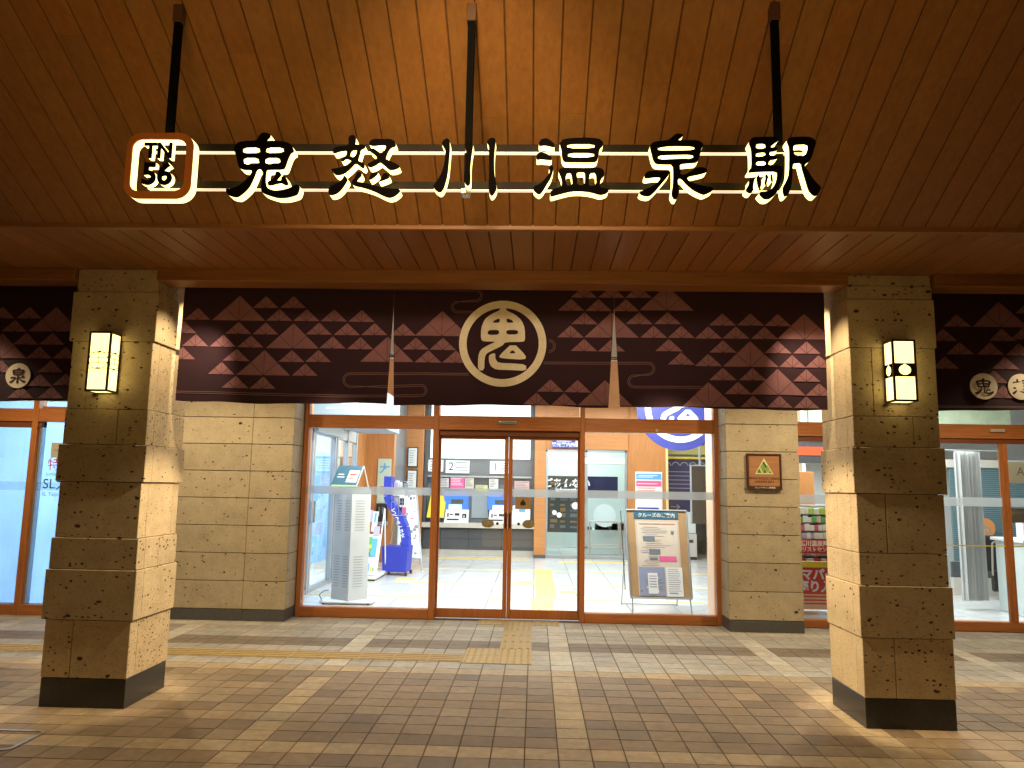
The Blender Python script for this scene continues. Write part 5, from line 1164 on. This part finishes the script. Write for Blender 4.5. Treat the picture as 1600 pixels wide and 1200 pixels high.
cu=thing('grey_curtain','long pleated grey curtain beside the dark shutter in the right shop','curtain',(5.1,1.6,0))
mb=MB(); 
n=60
for i in range(n):
    q=[]
    for j in (i,i+1):
        u=j/n; q.append((5.56+.36*u,1.45+.12*u+.045*math.sin(u*50)+.02*math.sin(u*113)))
    mb.face([(q[0][0],q[0][1],.12),(q[1][0],q[1][1],.12),(q[1][0],q[1][1],2.05),(q[0][0],q[0][1],2.05)])
mb.build('cloth',M_CURT,cu,smooth=True)
mb=MB(); mb.cyl((5.3,1.45,2.06),(6.3,1.6,2.06),.012); mb.build('rail',M_ALU,cu)
t=thing('roller_shutter','blue grey slatted shutter behind the curtain in the right shop','shutter',(6,2.9,0))
mb=MB()
for k in range(46): mb.bbox(6.25,8.6,2.9,2.93,.50+.03*k,.527+.03*k,.004)
mb.build('slats',mat('shutter_blue',(.10,.17,.19),.4),t); mb=MB(); mb.bbox(6.2,8.6,2.88,2.96,1.88,2.0,.005); mb.build('head_box',M_BEIGE,t); mb=MB(); mb.bbox(6.2,8.6,2.88,2.96,.0,.26,.005); mb.build('base',M_BEIGE,t)
mb=MB(); mb.bbox(6.2,8.6,2.89,2.94,.261,.49,.005); mb.build('lower_panel',M_DGREY,t)
t=thing('orange_shop_emblem','orange round emblem sticker on the shutter in the right shop','sticker',(5.9,2.8,1.0))
mb=MB(); mb.cyl((6.66,2.80,.99),(6.66,2.79,.99),.15,24); mb.build('disc',mat('emblem_orange',(.65,.25,.08),.5),t)
t=thing('folded_chair','black and silver folded chair leaning in the right shop','chair',(6.6,2.6,0))
mb=MB()
mb.tube([(5.72,2.3,.05),(5.70,2.4,.95),(5.76,2.42,1.02),(5.86,2.42,1.02),(5.90,2.4,.92),(5.94,2.3,.05)],.016); mb.tube([(5.78,2.2,.35),(5.80,2.2,.8),(5.9,2.2,.85),(6.02,2.2,.70),(6.04,2.2,.40)],.014); mb.v=[(p[0]+.72,p[1]+.2,p[2]) for p in mb.v]; mb.build('frame',M_RAIL,t)
mb=MB(); mb.bbox(5.73,5.92,2.30,2.38,.40,.90,.03); mb.bbox(5.8,5.97,2.24,2.30,.12,.40,.02); mb.v=[(p[0]+.72,p[1]+.2,p[2]) for p in mb.v]; mb.build('seat',M_DARK,t)
t=thing('shop_counter','pale glass fronted counter at the far right of the shop','counter',(6,1.2,0))
mb=MB(); mb.bbox(6.03,7.9,.9,1.5,0,.90,.01); mb.build('body',M_TEALG,t); mb=MB(); mb.bbox(5.99,7.95,.86,1.54,.901,.94,.005); mb.build('top',M_WHITE,t)
mb=MB(); r=random.Random(2)
for k in range(12): a=6.06+.1*k; mb.bbox(a,a+.07,.95,1.1,.941,1.0+r.uniform(.03,.2),.01,r.randrange(5))
mb.build('goods',[M_PAPER,M_BEIGE,M_CORK,M_ALU,M_PAPER],t)
t=thing('paper_signs','two white paper signs stuck inside the far right glass leaf','sign',(5.6,.05,1.6))
mb=MB(); mb.box(5.345,6.2,.03,.034,1.62,1.86); mb.box(5.345,6.2,.03,.034,1.18,1.34); mb.build('sheet',M_PAPER,t)
letters('A',.13,5.50,.028,1.75,M_INKG,t); letters('受付',.10,5.72,.028,1.73,M_INKG,t); letters('ご案内',.09,5.62,.028,1.26,M_INKG,t)
mb=MB(); mb.box(3.1,7.4,3.2,3.25,2.3,2.95); 
t=tag(mb.build('green_banner',mat('banner_green',(.62,.72,.50),.6,var=.2,vs=2)),'long green banner high inside the right shop window','banner')
